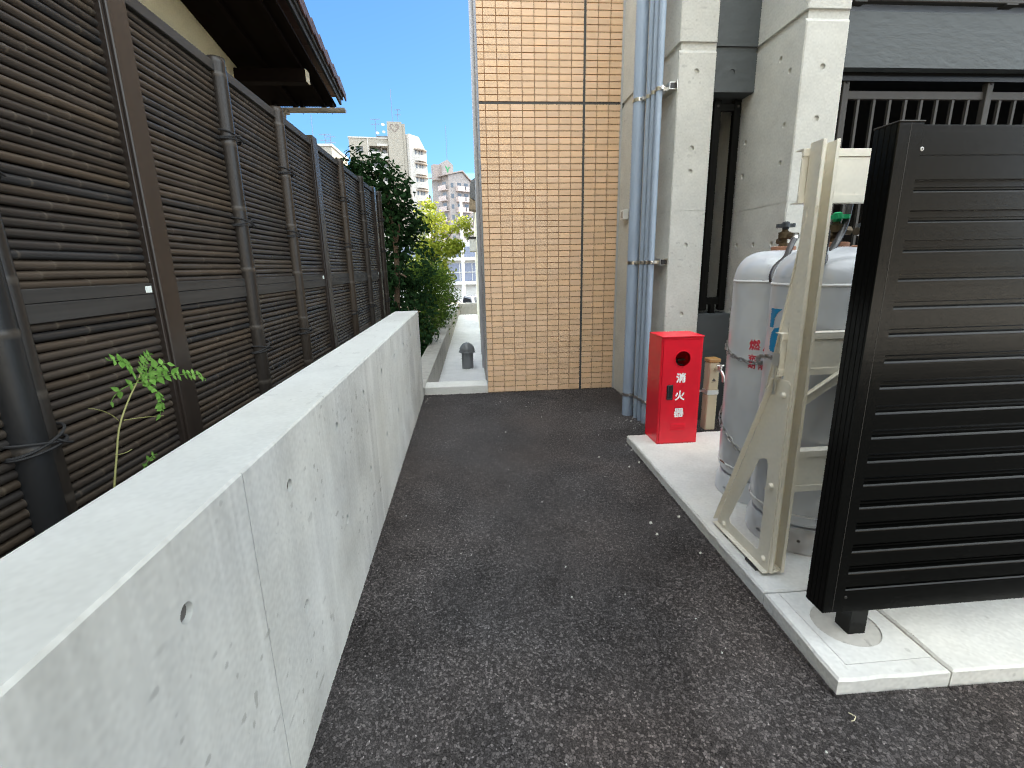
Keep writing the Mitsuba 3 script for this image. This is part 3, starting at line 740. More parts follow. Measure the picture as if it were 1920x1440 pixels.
def gas_cylinder(c, label, wheel, valve_az):
    k = thing('gas_cylinder', label, 'gas cylinder')
    c3 = (c[0], c[1], 0)
    prof = [(0.10, .085)] + arc(R1 - .06, .20, .06, -70, 0, 8)[0:] + [(R1, .205), (R1, 1.045)]
    dome = [(R1, 1.05)] + [(.052 + (R1 - .052) * math.cos(t) ** .75, 1.052 + .122 * math.sin(t)) for t in np.linspace(.03, PI / 2 - .02, 14)] + [(.05, 1.176), (0, 1.177)]
    put('body', lathe(prof + dome, 72, c3), 'm_tank', k, smooth=35)
    M = mani(lathe([(R1 - .035, .051), (R1 + .001, .051), (R1 + .004, .06), (R1 + .003, .115), (R1 - .012, .150), (R1 - .035, .150), (R1 - .035, .051)], 72, c3))
    cs = []
    for i, a in enumerate(np.radians(np.arange(0, 360, 45) + 12)):
        q = np.array([math.cos(a), math.sin(a), 0])
        w = 3.2 if i % 2 == 0 else 1.0
        h_ = cyl((0, 0, 0), (.03, 0, 0), .0062, 12)
        h_.apply_scale((1, w, 1.1))
        h_.apply_transform(trimesh.transformations.rotation_matrix(a, (0, 0, 1)))
        h_.apply_translation(np.array(c3) + q * (R1 - .012) + (0, 0, .088 if i % 2 == 0 else .105))
        cs.append(mani(h_))
    put('foot_ring', cut(M, cs), 'm_tank', k, smooth=35)
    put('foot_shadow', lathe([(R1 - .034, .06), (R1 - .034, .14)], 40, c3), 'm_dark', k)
    put('weld_seam', lathe([(R1 - .001, 1.044), (R1 + .0035, 1.047), (R1 + .0038, 1.052), (R1 - .001, 1.056)], 72, c3), 'm_weld', k, smooth=60)
    put('weld_seam', lathe([(R1 - .001, .202), (R1 + .003, .2045), (R1 + .003, .2085), (R1 - .001, .211)], 72, c3), 'm_weld', k, smooth=60)
    put('neck_ring', lathe([(0, 1.168), (.046, 1.168), (.048, 1.172), (.048, 1.190), (.044, 1.192), (0, 1.192)], 36, c3), 'm_rust', k, smooth=30)
    v = put('valve', cat(lathe([(0, 1.19), (.022, 1.19), (.020, 1.205), (.013, 1.207), (.013, 1.222), (.025, 1.226), (.025, 1.250), (.014, 1.254), (.010, 1.262), (.010, 1.272), (0, 1.272)], 16, c3),
                         cyl((c[0], c[1], 1.236), (c[0] + .045 * math.cos(valve_az), c[1] + .045 * math.sin(valve_az), 1.232), .011, 12),
                         cyl((c[0], c[1], 1.215), (c[0] - .032 * math.cos(valve_az), c[1] - .032 * math.sin(valve_az), 1.215), .012, 8),
                         cyl((c[0] + .03 * math.cos(valve_az), c[1] + .03 * math.sin(valve_az), 1.233), (c[0] + .06 * math.cos(valve_az), c[1] + .06 * math.sin(valve_az), 1.231), .016, 6)), 'm_brass', k, smooth=35)
    pts = []
    for a in np.linspace(0, 2 * PI, 61)[:-1]:
        pts.append((.0365 * (1 + .09 * math.cos(6 * a)) * math.cos(a), .0365 * (1 + .09 * math.cos(6 * a)) * math.sin(a)))
    p = Polygon(pts)
    for a in np.arange(6) * PI / 3 + PI / 6:
        p = p.difference(Point(.020 * math.cos(a), .020 * math.sin(a)).buffer(.006, 6))
    w = cat(prism_z(p, 1.270, 1.284), lathe([(0, 1.262), (.013, 1.262), (.015, 1.29), (.008, 1.294), (0, 1.294)], 14))
    w.apply_translation((c[0], c[1], 0))
    put('hand_wheel', w, wheel, v)
    return k


T1, T2, T3 = (1.345, 2.03), (1.29, 1.665), (1.725, 2.045)
t1 = gas_cylinder(T1, 'grey gas cylinder with red lettering and a dark valve wheel nearest to the red cabinet', 'm_wheel', math.radians(-75))
t2 = gas_cylinder(T2, 'grey gas cylinder with a blue emblem right behind the beige steel rack', 'm_green', math.radians(10))
t3 = gas_cylinder(T3, 'grey gas cylinder mostly hidden behind the black slatted screen', 'm_wheel', math.radians(60))
lt = [on_cylinder(glyph_polys('燃', .046), T1, R1, -145.0, .786), on_cylinder(glyph_polys('充', .034), T1, R1, -146.9, .728), on_cylinder(glyph_polys('て', .030), T1, R1, -136.5, .730),
      on_cylinder(glyph_polys('期', .032), T1, R1, -146.5, .6985), on_cylinder(glyph_polys('限', .032), T1, R1, -132.5, .697), on_cylinder(glyph_polys('東', .01), T1, R1, -120, .6)]
put('red_lettering', cat(lt[:5]), 'm_redprint', t1)
put('red_mark', on_cylinder([Polygon([(-.006, -.026), (.026, -.026), (.026, .03), (.012, .03)])], T1, R1, -132.5, .789), 'm_redprint', t1)
blue = [Polygon([(-.060, .058), (.006, .058), (-.016, .044), (-.030, .022), (-.034, -.012), (-.060, -.012)])]
blue.append(Polygon([(-.045, -.092)] + [(-.045, -.05), (-.040, -.030), (-.026, -.014), (.0, -.008), (.04, -.008), (.055, -.02), (.055, -.092), (.045, -.1), (-.035, -.1)]))
blue.append(Polygon([(.060, .06), (.100, .058), (.104, -.02), (.062, -.024), (.052, .01)]))
put('blue_emblem', on_cylinder(blue, T2, R1, -174, .905), 'm_blueprint', t2)
put('white_lettering', cat(on_cylinder(glyph_polys('東', .062), T2, R1, -170, .715), on_cylinder(glyph_polys('期', .05), T2, R1, -170, .635)), 'm_white', t2)
scuff = [affinity.rotate(sbox(-.0015, z - .02, .002, z + .02), a, origin='center') for z, a in ((0, 4), (.036, -6), (.075, 5), (-.038, -3), (-.08, 6), (-.118, -4))]
put('scuff_mark', on_cylinder(scuff, T2, R1, 177, .62), 'm_tank', t2, label='rubbed pale scuff line down the side')

# ------------------------------------------------------------------ hoses
h = spline([(1.36, 1.99, 1.232), (1.350, 1.965, 1.230), (1.318, 1.94, 1.195), (1.262, 1.885, 1.142), (1.185, 1.835, 1.092), (1.172, 1.81, 1.052), (1.185, 1.76, 1.036), (1.172, 1.68, 1.046), (1.10, 1.56, 1.10), (1.09, 1.46, 1.20)], 60)
k = thing('gas_hose', 'dark hose curling down from the valve of the cylinder nearest the red cabinet', 'hose')
put('hose', tube(h, .0115, 14), 'm_hose', k, smooth=60)
put('ferrule', tube(h[0:5], .0125, 12), 'm_steel', k, smooth=40)
h = spline([(1.37, 1.665, 1.40), (1.330, 1.662, 1.338), (1.320, 1.655, 1.289), (1.302, 1.645, 1.235), (1.264, 1.62, 1.19), (1.215, 1.58, 1.154), (1.172, 1.55, 1.128), (1.13, 1.50, 1.15), (1.10, 1.46, 1.22)], 50)
k = thing('gas_hose', 'dark hose hanging from behind the top of the beige steel rack', 'hose')
put('hose', tube(h, .0115, 12), 'm_hose', k, smooth=60)
k = thing('gas_coupling', 'silver coupling beside the green wheel just left of the black screen', 'gas fitting')
put('coupling', cat(cyl((1.37, 1.665, 1.228), (1.47, 1.70, 1.225), .014, 12), cyl((1.40, 1.676, 1.227), (1.43, 1.686, 1.226), .019, 6), cyl((1.45, 1.693, 1.226), (1.50, 1.71, 1.225), .022, 6)), 'm_steel', k, smooth=30)

# ------------------------------------------------------------------ chains


def link_mesh():
    a, b, r = .0135, .0075, .0028
    pts = [(a * .6 + b * math.cos(t), b * math.sin(t), 0) for t in np.linspace(-PI / 2, PI / 2, 7)] + [(-a * .6 + b * math.cos(t), b * math.sin(t), 0) for t in np.linspace(PI / 2, 3 * PI / 2, 7)]
    return tube(np.array(pts + pts[:2]), r, 6, False)


LINK = mikit.ply(link_mesh(), 'm_chain', smooth=True)


def chain(label, pts):
    p = spline(pts, 400)
    s = np.r_[0, np.cumsum(np.linalg.norm(np.diff(p, axis=0), axis=1))]
    n = int(s[-1] / .0235)
    k = thing('chain', label, 'chain')
    for i in range(n):
        t = (i + .5) * s[-1] / n
        q = np.array([np.interp(t, s, p[:, j]) for j in range(3)])
        q2 = np.array([np.interp(t + .004, s, p[:, j]) for j in range(3)])
        d = q2 - q
        d /= np.linalg.norm(d)
        a = np.cross(d, (0, 0, 1.0))
        a /= np.linalg.norm(a)
        b = np.cross(d, a)
        ang = PI / 4 + (PI / 2 if i % 2 else 0)
        u = math.cos(ang) * a + math.sin(ang) * b
        w = np.cross(d, u)
        A = np.eye(4)
        A[:3, 0], A[:3, 1], A[:3, 2], A[:3, 3] = d, u, w, q
        put('link', LINK, None, k, to_world=T(A.tolist()))


def onc(c, az, z, r=R1 + .006):
    return (c[0] + r * math.cos(math.radians(az)), c[1] + r * math.sin(math.radians(az)), z)


chain('steel chain slung high around the two gas cylinders', [onc(T1, a, z) for a, z in ((110, .775), (140, .76), (165, .738), (-170, .72), (-150, .711), (-135, .712), (-128, .718))] + [(1.150, 1.80, .735), (1.10, 1.73, .775), (1.085, 1.63, .79), (1.05, 1.53, .80), (1.02, 1.47, .79)])
chain('steel chain slung low around the two gas cylinders', [onc(T1, a, z) for a, z in ((110, .455), (140, .43), (165, .385), (-170, .345), (-152, .305), (-140, .285), (-132, .280))] + [(1.145, 1.81, .295), (1.098, 1.71, .36), (1.095, 1.62, .42), (1.07, 1.53, .44), (1.03, 1.47, .43)])

# ------------------------------------------------------------------ beige steel rack
rk = thing('steel_rack', 'cream steel rack with a triangular foot in front of the grey gas cylinders', 'rack')


def channel_post(xa, xb, ya, yb, za, zb, t=.003):
    return cat(cbx(xa, xa + t, ya, yb, za, zb, .0008), cbx(xb - t, xb, ya, yb, za, zb, .0008), bx(xa + t, xb - t, yb - t, yb, za, zb), bx(xa + t, xa + .011, ya, ya + t, za, zb), bx(xb - .011, xb - t, ya, ya + t, za, zb))


for xa in (1.008, 2.20):
    put('post', channel_post(xa, xa + .053, 1.395, 1.447, .062, 1.466), 'm_beigesteel', rk)
    put('foot_plate', cat(bx(xa + .003, xa + .05, 1.40, 1.44, .062, .066), cyl((xa + .028, 1.41, .066), (xa + .028, 1.41, .08), .007, 6)), 'm_beigesteel', rk)
for za, zb in ((1.300, 1.452), (.765, .905), (.345, .495)):
    t, xs = .003, .990 if za > .7 else 1.012
    put('cross_rail', cat(bx(xs, 2.28, 1.452, 1.455, za, zb), cbx(xs, 2.28, 1.4482, 1.4518, zb - .022, zb, .0005), bx(xs, 2.28, 1.4482, 1.4518, za, za + .022),
                          bx(xs, 2.28, 1.455, 1.484, zb - t, zb), bx(xs, 2.28, 1.455, 1.484, za, za + t)), 'm_beigesteel', rk)
# triangular foot: gusset plate with a rounded cut-out and folded edges, in the plane x = 1.004
G = Polygon([(1.450, .062), (1.752, .062), (1.752, .075), (1.470, .748), (1.455, .755), (1.410, .755), (1.402, .745), (1.402, .062)])
Hh = Polygon([(1.492, .455), (1.520, .44), (1.668, .125), (1.655, .112), (1.475, .112), (1.468, .125), (1.468, .44), (1.478, .458)]).buffer(.006).buffer(-.003)
pl = trimesh.creation.extrude_polygon(G.difference(Hh), .003, engine='earcut')
A = np.array([[0, 0, 1, 1.0035], [1, 0, 0, 0], [0, 1, 0, 0], [0, 0, 0, 1.0]])
pl.apply_transform(A)
gk = put('foot_gusset', pl, 'm_beigesteel', rk, label='triangular folded steel foot plate with a rounded cut-out')
put('folded_edge', cat(obox((.9935, 1.754, .078), (.9935, 1.472, .752), .020, .003, (0, 1, .42)), obox((.9935, 1.40, .0625), (.9935, 1.755, .0625), .020, .003)), 'm_beigesteel', gk)
for y, z in ((1.425, .705), (1.432, .38), (1.43, .10), (1.70, .082)):
    b = lathe([(0, 0), (.011, 0), (.011, .005), (.008, .010), (0, .012)], 12)
    b.apply_transform(trimesh.transformations.rotation_matrix(-PI / 2, (0, 1, 0)))
    b.apply_translation((1.0034, y, z))
    put('bolt', b, 'm_beigesteel', gk, smooth=35)
# long brace leaning from the post down to the gusset, and the short diagonal under the middle rail
br0, br1 = np.array((1.026, 1.440, 1.29)), np.array((1.030, 1.572, .568))
br0, br1 = np.array((1.0145, 1.408, 1.29)), np.array((1.0145, 1.540, .560))
put('brace', cat(obox(br0, br1, .003, .036, (0, 1, 0)), obox(br0 + (-.004, .0165, 0), br1 + (-.004, .0165, 0), .008, .003, (0, 1, 0))), 'm_beigesteel', rk)
put('brace', cat(obox((1.064, 1.443, .665), (1.26, 1.443, .80), .004, .036), obox((1.064, 1.437, .682), (1.26, 1.437, .817), .012, .003)), 'm_beigesteel', rk)
put('chain_bracket', cat(bx(.982, 1.008, 1.456, 1.459, .755, .86), bx(.982, .985, 1.44, 1.475, .80, .84), bx(.990, .996, 1.46, 1.47, .70, .76)), 'm_steel', rk)
k = thing('rubber_shim', 'dark packing shim under the triangular foot of the cream rack', 'shim')
scene[k] = mikit.ply(cat(cbx(.978, 1.012, 1.43, 1.50, .0505, .0615, .002), cbx(.985, 1.008, 1.64, 1.67, .0505, .0612, .002)), 'm_black')

# ------------------------------------------------------------------ black slatted screen
sk = thing('slatted_screen', 'black aluminium slatted screen on a post at the front corner of the pad', 'screen')
SX1 = 2.42
YF = 1.085
for xa in (.9555, SX1 - .06):
    pk = put('post', cat(cbx(xa, xa + .0605, YF - .0015, YF + .0685, .158, 1.425, .0015)), 'm_blackmetal', sk)
    put('cap', cbx(xa - .001, xa + .0615, YF - .003, YF + .070, 1.4252, 1.4285, .001), 'm_railing', pk)
    for yy in (YF + .004, YF + .020, YF + .036, YF + .052):
        put('rib', bx(xa - .0012, xa + .0002, yy, yy + .003, .16, 1.424), 'm_blackmetal', pk)
    put('rib', bx(xa + .0285, xa + .0295, YF - .0021, YF - .0014, .16, 1.424), 'm_railing', pk)
    put('leg', cbx(xa + .117 if xa < 1.5 else xa - .117, xa + .172 if xa < 1.5 else xa - .062, 1.112, 1.167, .03, 1.30, .002), 'm_blackmetal', pk)
xa, xb = 1.0162, SX1 - .0602
put('top_rail', prism_x([(YF, 1.358), (YF, 1.4185), (YF + .003, 1.4205), (YF + .03, 1.4205), (YF + .03, 1.358)], xa, xb), 'm_blackmetal', sk)
put('bottom_rail', prism_x([(YF, .155), (YF, .226), (YF + .003, .229), (YF + .03, .229), (YF + .03, .155)], xa, xb), 'm_blackmetal', sk)
for z in (1.370, .205):
    put('screw', cat(lathe([(.0022, 0), (.0046, 0), (.004, .0018), (.0022, .002)], 14)), 'm_lowwall' if z > 1 else 'm_railing', sk, to_world=T().translate([1.0195, YF - .0002, z]).rotate([1, 0, 0], 90))
z = 1.285
prof = lambda z: [(YF + .002, z - .045), (YF + .002, z - .0062), (YF + .0028, z - .0042), (YF + .0058, z - .0012), (YF + .0085, z), (YF + .021, z + .0005), (YF + .021, z + .0055), (YF + .012, z + .0062), (YF + .012, z + .0105), (YF + .0215, z + .0105), (YF + .0215, z + .0215), (YF + .026, z + .0215), (YF + .026, z - .0448), (YF + .0215, z - .0448)]
put('slat', prism_x([(YF + .002, 1.307), (YF + .002, 1.3565), (YF + .026, 1.3565), (YF + .026, 1.307)], xa, xb), 'm_blackmetal', sk)
while z > .235:
    put('slat', prism_x(prof(z), xa, xb), 'm_blackmetal', sk)
    z -= .0669

# ------------------------------------------------------------------ bamboo style fence on the left
fk = thing('bamboo_fence', 'dark brown bamboo slat fence standing behind the low concrete wall', 'fence')
FX = -.972
sq = [-1.75, -.05, 1.607, 3.36, 5.28]
bam = [-1.15, -.58, .50, 1.06, 2.206, 2.80, 4.00, 4.69, 5.56]
ends = sorted([(y, .045) for y in sq] + [(y, .05) for y in bam])
ZT = 1.885
tones = np.array([(.058, .045, .034), (.034, .030, .028), (.028, .029, .031), (.072, .053, .037), (.046, .038, .032), (.038, .031, .026), (.060, .047, .035)])


def slat(y0, y1, z, r, rs):
    """one bamboo culm with its joints; returns mesh and vertex colours"""
    L = y1 - y0
    nodes = []
    y = y0 - rs.uniform(0, .26)
    while y < y1:
        if y > y0 + .02 and y < y1 - .01:
            nodes.append(y)
        y += rs.uniform(.2, .30)
    prof = [(y0, r * .97, 0)]
    for nd in nodes:
        prof += [(nd - .010, r, 0), (nd - .0035, r * 1.03, 0.1), (nd - .001, r * 1.09, 1.0), (nd + .0025, r * 1.04, .7), (nd + .006, r * .985, .1), (nd + .02, r, 0)]
    base = y0
    for e in np.linspace(y0, y1, 5)[1:-1]:
        if all(abs(e - nd) > .03 for nd in nodes):
            prof.append((e, r, 0))
    prof.append((y1, r * .97, 0))
    prof.sort()
    bend = rs.normal(0, .0007, 3)
    t = np.array([(p[0] - y0) / L for p in prof])
    P3 = np.stack([np.full(len(prof), FX) + bend[0] * np.sin(t * PI), [p[0] for p in prof], z + bend[1] * np.sin(t * PI) + bend[2] * (t - .5)], 1)
    m = tube(P3, [p[1] for p in prof], 9, True)
    a, b = tones[rs.integers(len(tones))], tones[rs.integers(len(tones))]
    k = rs.uniform(.6, .85)
    c = []
    for i, p in enumerate(prof):
        s = meshkit.noise(np.array([p[0] * 5, z * 91, 3.3]))
        col = (a * (1 - s) + b * s) * k * (.9 + .25 * meshkit.noise(np.array([p[0] * 23, z * 77, 1.1])))
        col = col * (1 - p[2] * .55) + np.array([.10, .082, .06]) * p[2] * .55
        c += [col] * 9
    c += [c[0] * .6, c[-1] * .6]
    return m, np.array(c)


rs = np.random.default_rng(11)
nslat, restm, restc = 0, [], []
order = sorted(range(len(ends) - 1), key=lambda i: abs((ends[i][0] + ends[i + 1][0]) / 2 - 2.0))
for i in order:
    y0, y1 = ends[i][0] + ends[i][1] - .03, ends[i + 1][0] - ends[i + 1][1] + .03
    zs = []
    z = ZT - .012
    while z > 1.108:
        zs.append(z)
        z -= .0224
    z = 1.0215
    while z > .30:
        zs.append(z)
        z -= .0224
    for z in zs:
        z += rs.normal(0, .0005)
        m, c = slat(y0, y1, z, rs.uniform(.0103, .0109), rs)
        if nslat < 300 and z > .55:
            put('slat', m, 'm_slat', fk, smooth=True, color=c)
            nslat += 1
        else:
            restm.append(m)
            restc.append(c)
for i in range(len(ends) - 1):          # the hidden second layer of slats, half a pitch lower
    z = ZT - .023
    while z > .30:
        restm.append(tube(np.array([(FX - .024, ends[i][0], z), (FX - .024, ends[i + 1][0], z)]), .0108 + rs.normal(0, .0002), 6))
        restc.append(np.tile(tones[rs.integers(len(tones))] * .3, (len(restm[-1].vertices), 1)))
        z -= .0224 + max(0, rs.normal(-.0006, .0004))
scene[f'{fk}__slat_row'] = mikit.ply(cat(restm), 'm_slat', smooth=True, color=np.vstack(restc))
labels[f'{fk}__slat_row'] = {'kind': 'stuff'}
for i in range(len(ends) - 1):
    y0, y1 = ends[i][0] + .02, ends[i + 1][0] - .02
    put('middle_board', cat(cbx(-.978, -.9555, y0, y1, 1.0745, 1.106, .0015), cbx(-.978, -.9555, y0, y1, 1.031, 1.0735, .0015)), 'm_fenceboard', fk)
    put('top_rail', cbx(-.985, -.950, y0, y1, ZT, 1.921, .002), 'm_fenceboard', fk)
for j, y in enumerate(ends):
    y = y[0]
    if y in sq:
        pk = put('post', cat(cbx(-1.02, -.940, y - .044, y + .044, .15, 1.945, .003), cbx(-1.0, -.9475, y - .058, y - .0445, .15, 1.925, .002)), 'm_fencepost', fk)
        continue
    def culm(yc, xc, r, zt, seed):
        rr = np.random.default_rng(seed)
        z, prof, col = .15, [], []
        nodes = list(np.arange(.25 + rr.uniform(0, .2), zt - .05, .245) + 0)
        zz = sorted([.15, zt] + list(np.linspace(.2, zt - .02, 8)) + [n + d for n in nodes for d in (-.012, -.004, 0, .004, .012)])
        tone = tones[rr.integers(len(tones))]
        tone2 = tones[rr.integers(len(tones))]
        for q in zz:
            dn = min([abs(q - n) for n in nodes] + [9])
            prof.append(r * (1.05 if dn < .002 else 1.02 if dn < .006 else 1.0))
            s = meshkit.noise(np.array([q * 4, seed * 3.1, .5]))
            w = .6 if dn < .006 else 0
            col += [(tone * (1 - s) + tone2 * s) * .5 * (1 - w) + np.array([.07, .06, .05]) * w] * 16
        m = tube(np.array([(xc, yc, q) for q in zz]), prof, 16)
        return m, np.array(col + [col[0] * .5, col[-1] * .5])
    a, ca = culm(y - .016, -.958, .034, 1.94, j * 7 + 1)
    b, cb = culm(y + .036, -.966, .023, 1.932, j * 7 + 2)
    pk = put('bamboo_post', a, 'm_slat', fk, smooth=True, color=ca)
    put('thin_culm', b, 'm_slat', pk, smooth=True, color=cb)
    for z in (1.655, 1.344, .80):
        z += rs.normal(0, .01)
        ms = []
        for q, (tilt, dz) in enumerate(((.012, 0), (-.010, -.006), (.004, -.016))):
            ang = np.linspace(0, 2 * PI, 25)
            ms.append(tube(np.stack([-.962 + .042 * np.cos(ang), y + .004 + .066 * np.sin(ang), z + dz + tilt * np.sin(ang) * 1.5], 1), .0032, 6, False))
        ms.append(tube(spline([(-.922, y + .01, z), (-.915, y + .02, z - .01), (-.918, y + .045, z - .02)], 8), .0026, 6))
        put('rope_tie', cat(ms), 'm_rope', pk, smooth=40)
for y in (1.53, 3.27, 5.20):
    put('sticker', bx(-.9556, -.9548, y - .014, y + .014, 1.079, 1.098), 'm_sticker', fk, label='small white sticker on the dark middle board')

# ------------------------------------------------------------------ seedling growing behind the low wall
pk = thing('seedling', 'slender green seedling with feathery leaves growing behind the low concrete wall', 'plant')
SX = -.74
stem = [(-.755, .93, .2), (-.75, .945, .5), (SX, .962, .721), (SX, .985, .776), (SX, 1.008, .826), (SX, 1.035, .858), (SX, 1.065, .886), (SX, 1.088, .904), (SX, 1.103, .919)]
put('stem', tube(spline(stem, 40), np.linspace(.0032, .0016, 40), 7), 'm_stem', pk, smooth=60)
tw = [[(SX, 1.009, .839), (SX + .01, .964, .872), (SX + .015, .924, .890)], [(SX, 1.023, .835), (SX + .012, 1.071, .826), (SX + .02, 1.118, .814)], [(SX, .980, .775), (SX + .005, .997, .771), (SX + .01, 1.014, .773)]]
put('bare_twig', cat([tube(spline(t, 10), .0009, 5) for t in tw]), 'm_stem', pk, smooth=60)


def leaflet(L, W):
    v = np.array([(0, 0, 0), (.25 * L, .5 * W, .012 * L), (.6 * L, .42 * W, 0), (L, 0, -.06 * L), (.6 * L, -.42 * W, 0), (.25 * L, -.5 * W, .012 * L), (.45 * L, 0, -.05 * L), (.42 * L, .5 * W, .01 * L), (.42 * L, -.5 * W, .01 * L)])
    f = np.array([(0, 6, 1), (1, 6, 7), (7, 6, 2), (2, 6, 3), (3, 6, 4), (4, 6, 8), (8, 6, 5), (5, 6, 0)])
    return v, f


def compound(pts, size, n, seed):
    r = np.random.default_rng(seed)
    p = spline(pts, 30)
    ms = [tube(p, np.linspace(.0011, .0005, 30), 5)]
    for i in range(n):
        t = int(4 + 24 * i / (n - 1)) if n > 1 else 28
        d = p[min(t + 1, 29)] - p[t - 1]
        d /= np.linalg.norm(d)
        side0 = np.cross(d, (1.0, .25, .35))
        side0 /= np.linalg.norm(side0)
        for s in ((1, -1) if i < n - 1 else (0,)):
            dirv = d * .45 + side0 * s + r.normal(0, .12, 3)
            dirv /= np.linalg.norm(dirv)
            nrm = np.cross(dirv, d if s else side0)
            nrm = nrm * (np.sign(nrm[0]) or 1) + np.array([.4, -.3, .5]) + r.normal(0, .3, 3)
            w = np.cross(nrm, dirv)
            w /= np.linalg.norm(w)
            u = np.cross(dirv, w)
            L = size * (1 - .35 * abs(i / max(n - 1, 1) - .45)) * r.uniform(.8, 1.1)
            v, f = leaflet(L, L * .52)
            ms.append(trimesh.Trimesh(p[t] + v[:, :1] * dirv + v[:, 1:2] * w + v[:, 2:] * u, f, process=False))
    return cat(ms)


leaves = [([(SX, 1.085, .905), (SX + .02, 1.045, .943), (SX + .03, 1.013, .961), (SX + .03, .972, .972)], .019, 10), ([(SX, 1.095, .908), (SX + .02, 1.145, .902), (SX + .03, 1.203, .893), (SX + .035, 1.255, .880), (SX + .03, 1.292, .858)], .018, 11),
          ([(SX, 1.10, .912), (SX - .01, 1.125, .922), (SX - .015, 1.144, .937), (SX - .02, 1.185, .948)], .020, 8), ([(SX, 1.084, .902), (SX + .035, 1.089, .878), (SX + .04, 1.088, .855), (SX + .035, 1.082, .826)], .026, 8),
          ([(SX, 1.09, .91), (SX + .03, 1.083, .922), (SX + .045, 1.10, .935), (SX + .05, 1.12, .935)], .024, 6), ([(SX, 1.09, .908), (SX + .03, 1.11, .908), (SX + .05, 1.13, .912)], .024, 5), ([(SX, 1.085, .90), (SX - .02, 1.055, .89), (SX - .03, 1.04, .87)], .02, 3)]
for i, (pts, s, n) in enumerate(leaves):
    put('leaf', compound(pts, s, n, 40 + i), 'm_seedling', pk)
pk = thing('sprig', 'tiny green sprig peeping over the low concrete wall', 'plant')
put('leaf', compound([(SX, 1.042, .70), (SX + .005, 1.05, .722), (SX + .01, 1.06, .733), (SX + .01, 1.085, .733)], .014, 5, 77), 'm_seedling', pk)
put('stem', tube(np.array([(-.745, 1.03, .2), (-.742, 1.035, .6), (SX, 1.042, .705)]), .001, 5), 'm_stem', pk)

# ------------------------------------------------------------------ old house on the left with its dark eaves
hk = thing('house', 'old house on the left with yellow plaster and a deep dark tiled eave', 'house')
SOF = lambda y: 3.047 - .165 * (y - 6.47)
wallp = [(-7, -.3), (5.79, -.3), (5.79, SOF(5.79) - .002), (-7, SOF(-7) - .002)]
put('wall', prism_x(wallp, -2.42, -2.30), 'm_housewall', hk)
put('wall', bx(-9, -2.421, 5.67, 5.789, -.3, SOF(5.79) - .01), 'm_housewall', hk)
sof = put('eave', prism_x([(-7, SOF(-7)), (6.53, SOF(6.53)), (6.53, SOF(6.53) + .02), (-7, SOF(-7) + .02)], -9, -1.53), 'm_darkwood', hk)
for i in range(12):
    x = -1.66 - .33 * i
    put('rafter', prism_x([(-7, SOF(-7) - .045), (6.50, SOF(6.50) - .045), (6.50, SOF(6.5) - .001), (-7, SOF(-7) - .001)], x - .022, x + .022), 'm_darkwood', sof) if i < 2 else None
for y in (5.69, 3.9, 2.1, .3):
    put('purlin', cbx(-2.299, -1.60, y - .06, y + .06, SOF(y) - .17, SOF(y) - .046, .003), 'm_darkwood', sof)
    put('purlin_end', bx(-1.5995, -1.592, y - .055, y + .055, SOF(y) - .165, SOF(y) - .05), 'm_endwood', sof)
BG = lambda y: 3.114 - .205 * (y - 6.72)
put('barge_board', cat(prism_x([(-7, BG(-7) - .01), (6.70, BG(6.70) - .01), (6.70, BG(6.7) + .10), (-7, BG(-7) + .10)], -1.53, -1.505), prism_x([(-7, BG(-7) + .05), (6.72, BG(6.72) + .05), (6.72, BG(6.72) + .125), (-7, BG(-7) + .125)], -1.5045, -1.485)), 'm_barge', hk)
rf = put('roof', prism_x([(-7, BG(-7) + .126), (6.74, BG(6.74) + .126), (6.74, BG(6.74) + .15), (-7, BG(-7) + .15)], -9, -1.49), 'm_rooftile', hk)
for i in range(30):
    y = 6.78 - .235 * i
    z = BG(y) + .135
    m = prism_x([(y - .25, z + .055 + .04), (y, z - .012), (y + .012, z - .012), (y + .012, z + .02), (y - .25, z + .055 + .075)], -1.75, -1.462)
    edge = prism_x([(y - .24, z + .03), (y + .012, z - .06), (y + .012, z - .011), (y - .24, z + .09)], -1.478, -1.4615)
    put('roof_tile', cat(m, edge), 'm_rooftile', rf)
gk = put('gutter', cat(prism_x([(6.42 + .05 * math.cos(a), 2.985 - .045 * math.sin(a)) for a in np.linspace(0, PI, 10)], -3.2, -1.405)), 'm_gutter', hk, smooth=30)
put('downpipe', cat(tube(spline([(-2.12, 6.42, 2.95), (-2.14, 6.42, 2.86), (-2.2, 6.3, 2.80), (-2.28, 5.95, 2.74)], 12), .032, 14), cbx(-2.2, -2.06, 6.37, 6.47, 2.93, 2.985, .005)), 'm_gutter', hk, smooth=40)
for x in (-1.56, -1.90, -2.22):
    put('gutter_bracket', cat(cbx(x - .018, x + .018, 6.40, 6.50, 2.975, 3.06, .003), obox((x, 6.43, 2.93), (x, 6.43, 3.0), .012, .004, (1, 0, 0))), 'm_darkwood', gk)

# ------------------------------------------------------------------ grey vent cap on the sunken path
vk = thing('vent_pipe', 'grey domed vent pipe standing on the sunken path', 'vent pipe')
vc = (-.094, 6.64, 0)
put('pipe', lathe([(0, -.25), (.080, -.25), (.080, -.01), (0, -.01)], 40, vc), 'm_ventgrey', vk, smooth=40)
put('cap', lathe([(.082, -.02), (.116, -.022), (.118, -.010), (.106, -.004)] + [(.106 * math.cos(a), .118 * math.sin(a) - .004) for a in np.linspace(.05, PI / 2 - .01, 14)] + [(0, .1145)], 48, vc), 'm_ventgrey', vk, smooth=35)

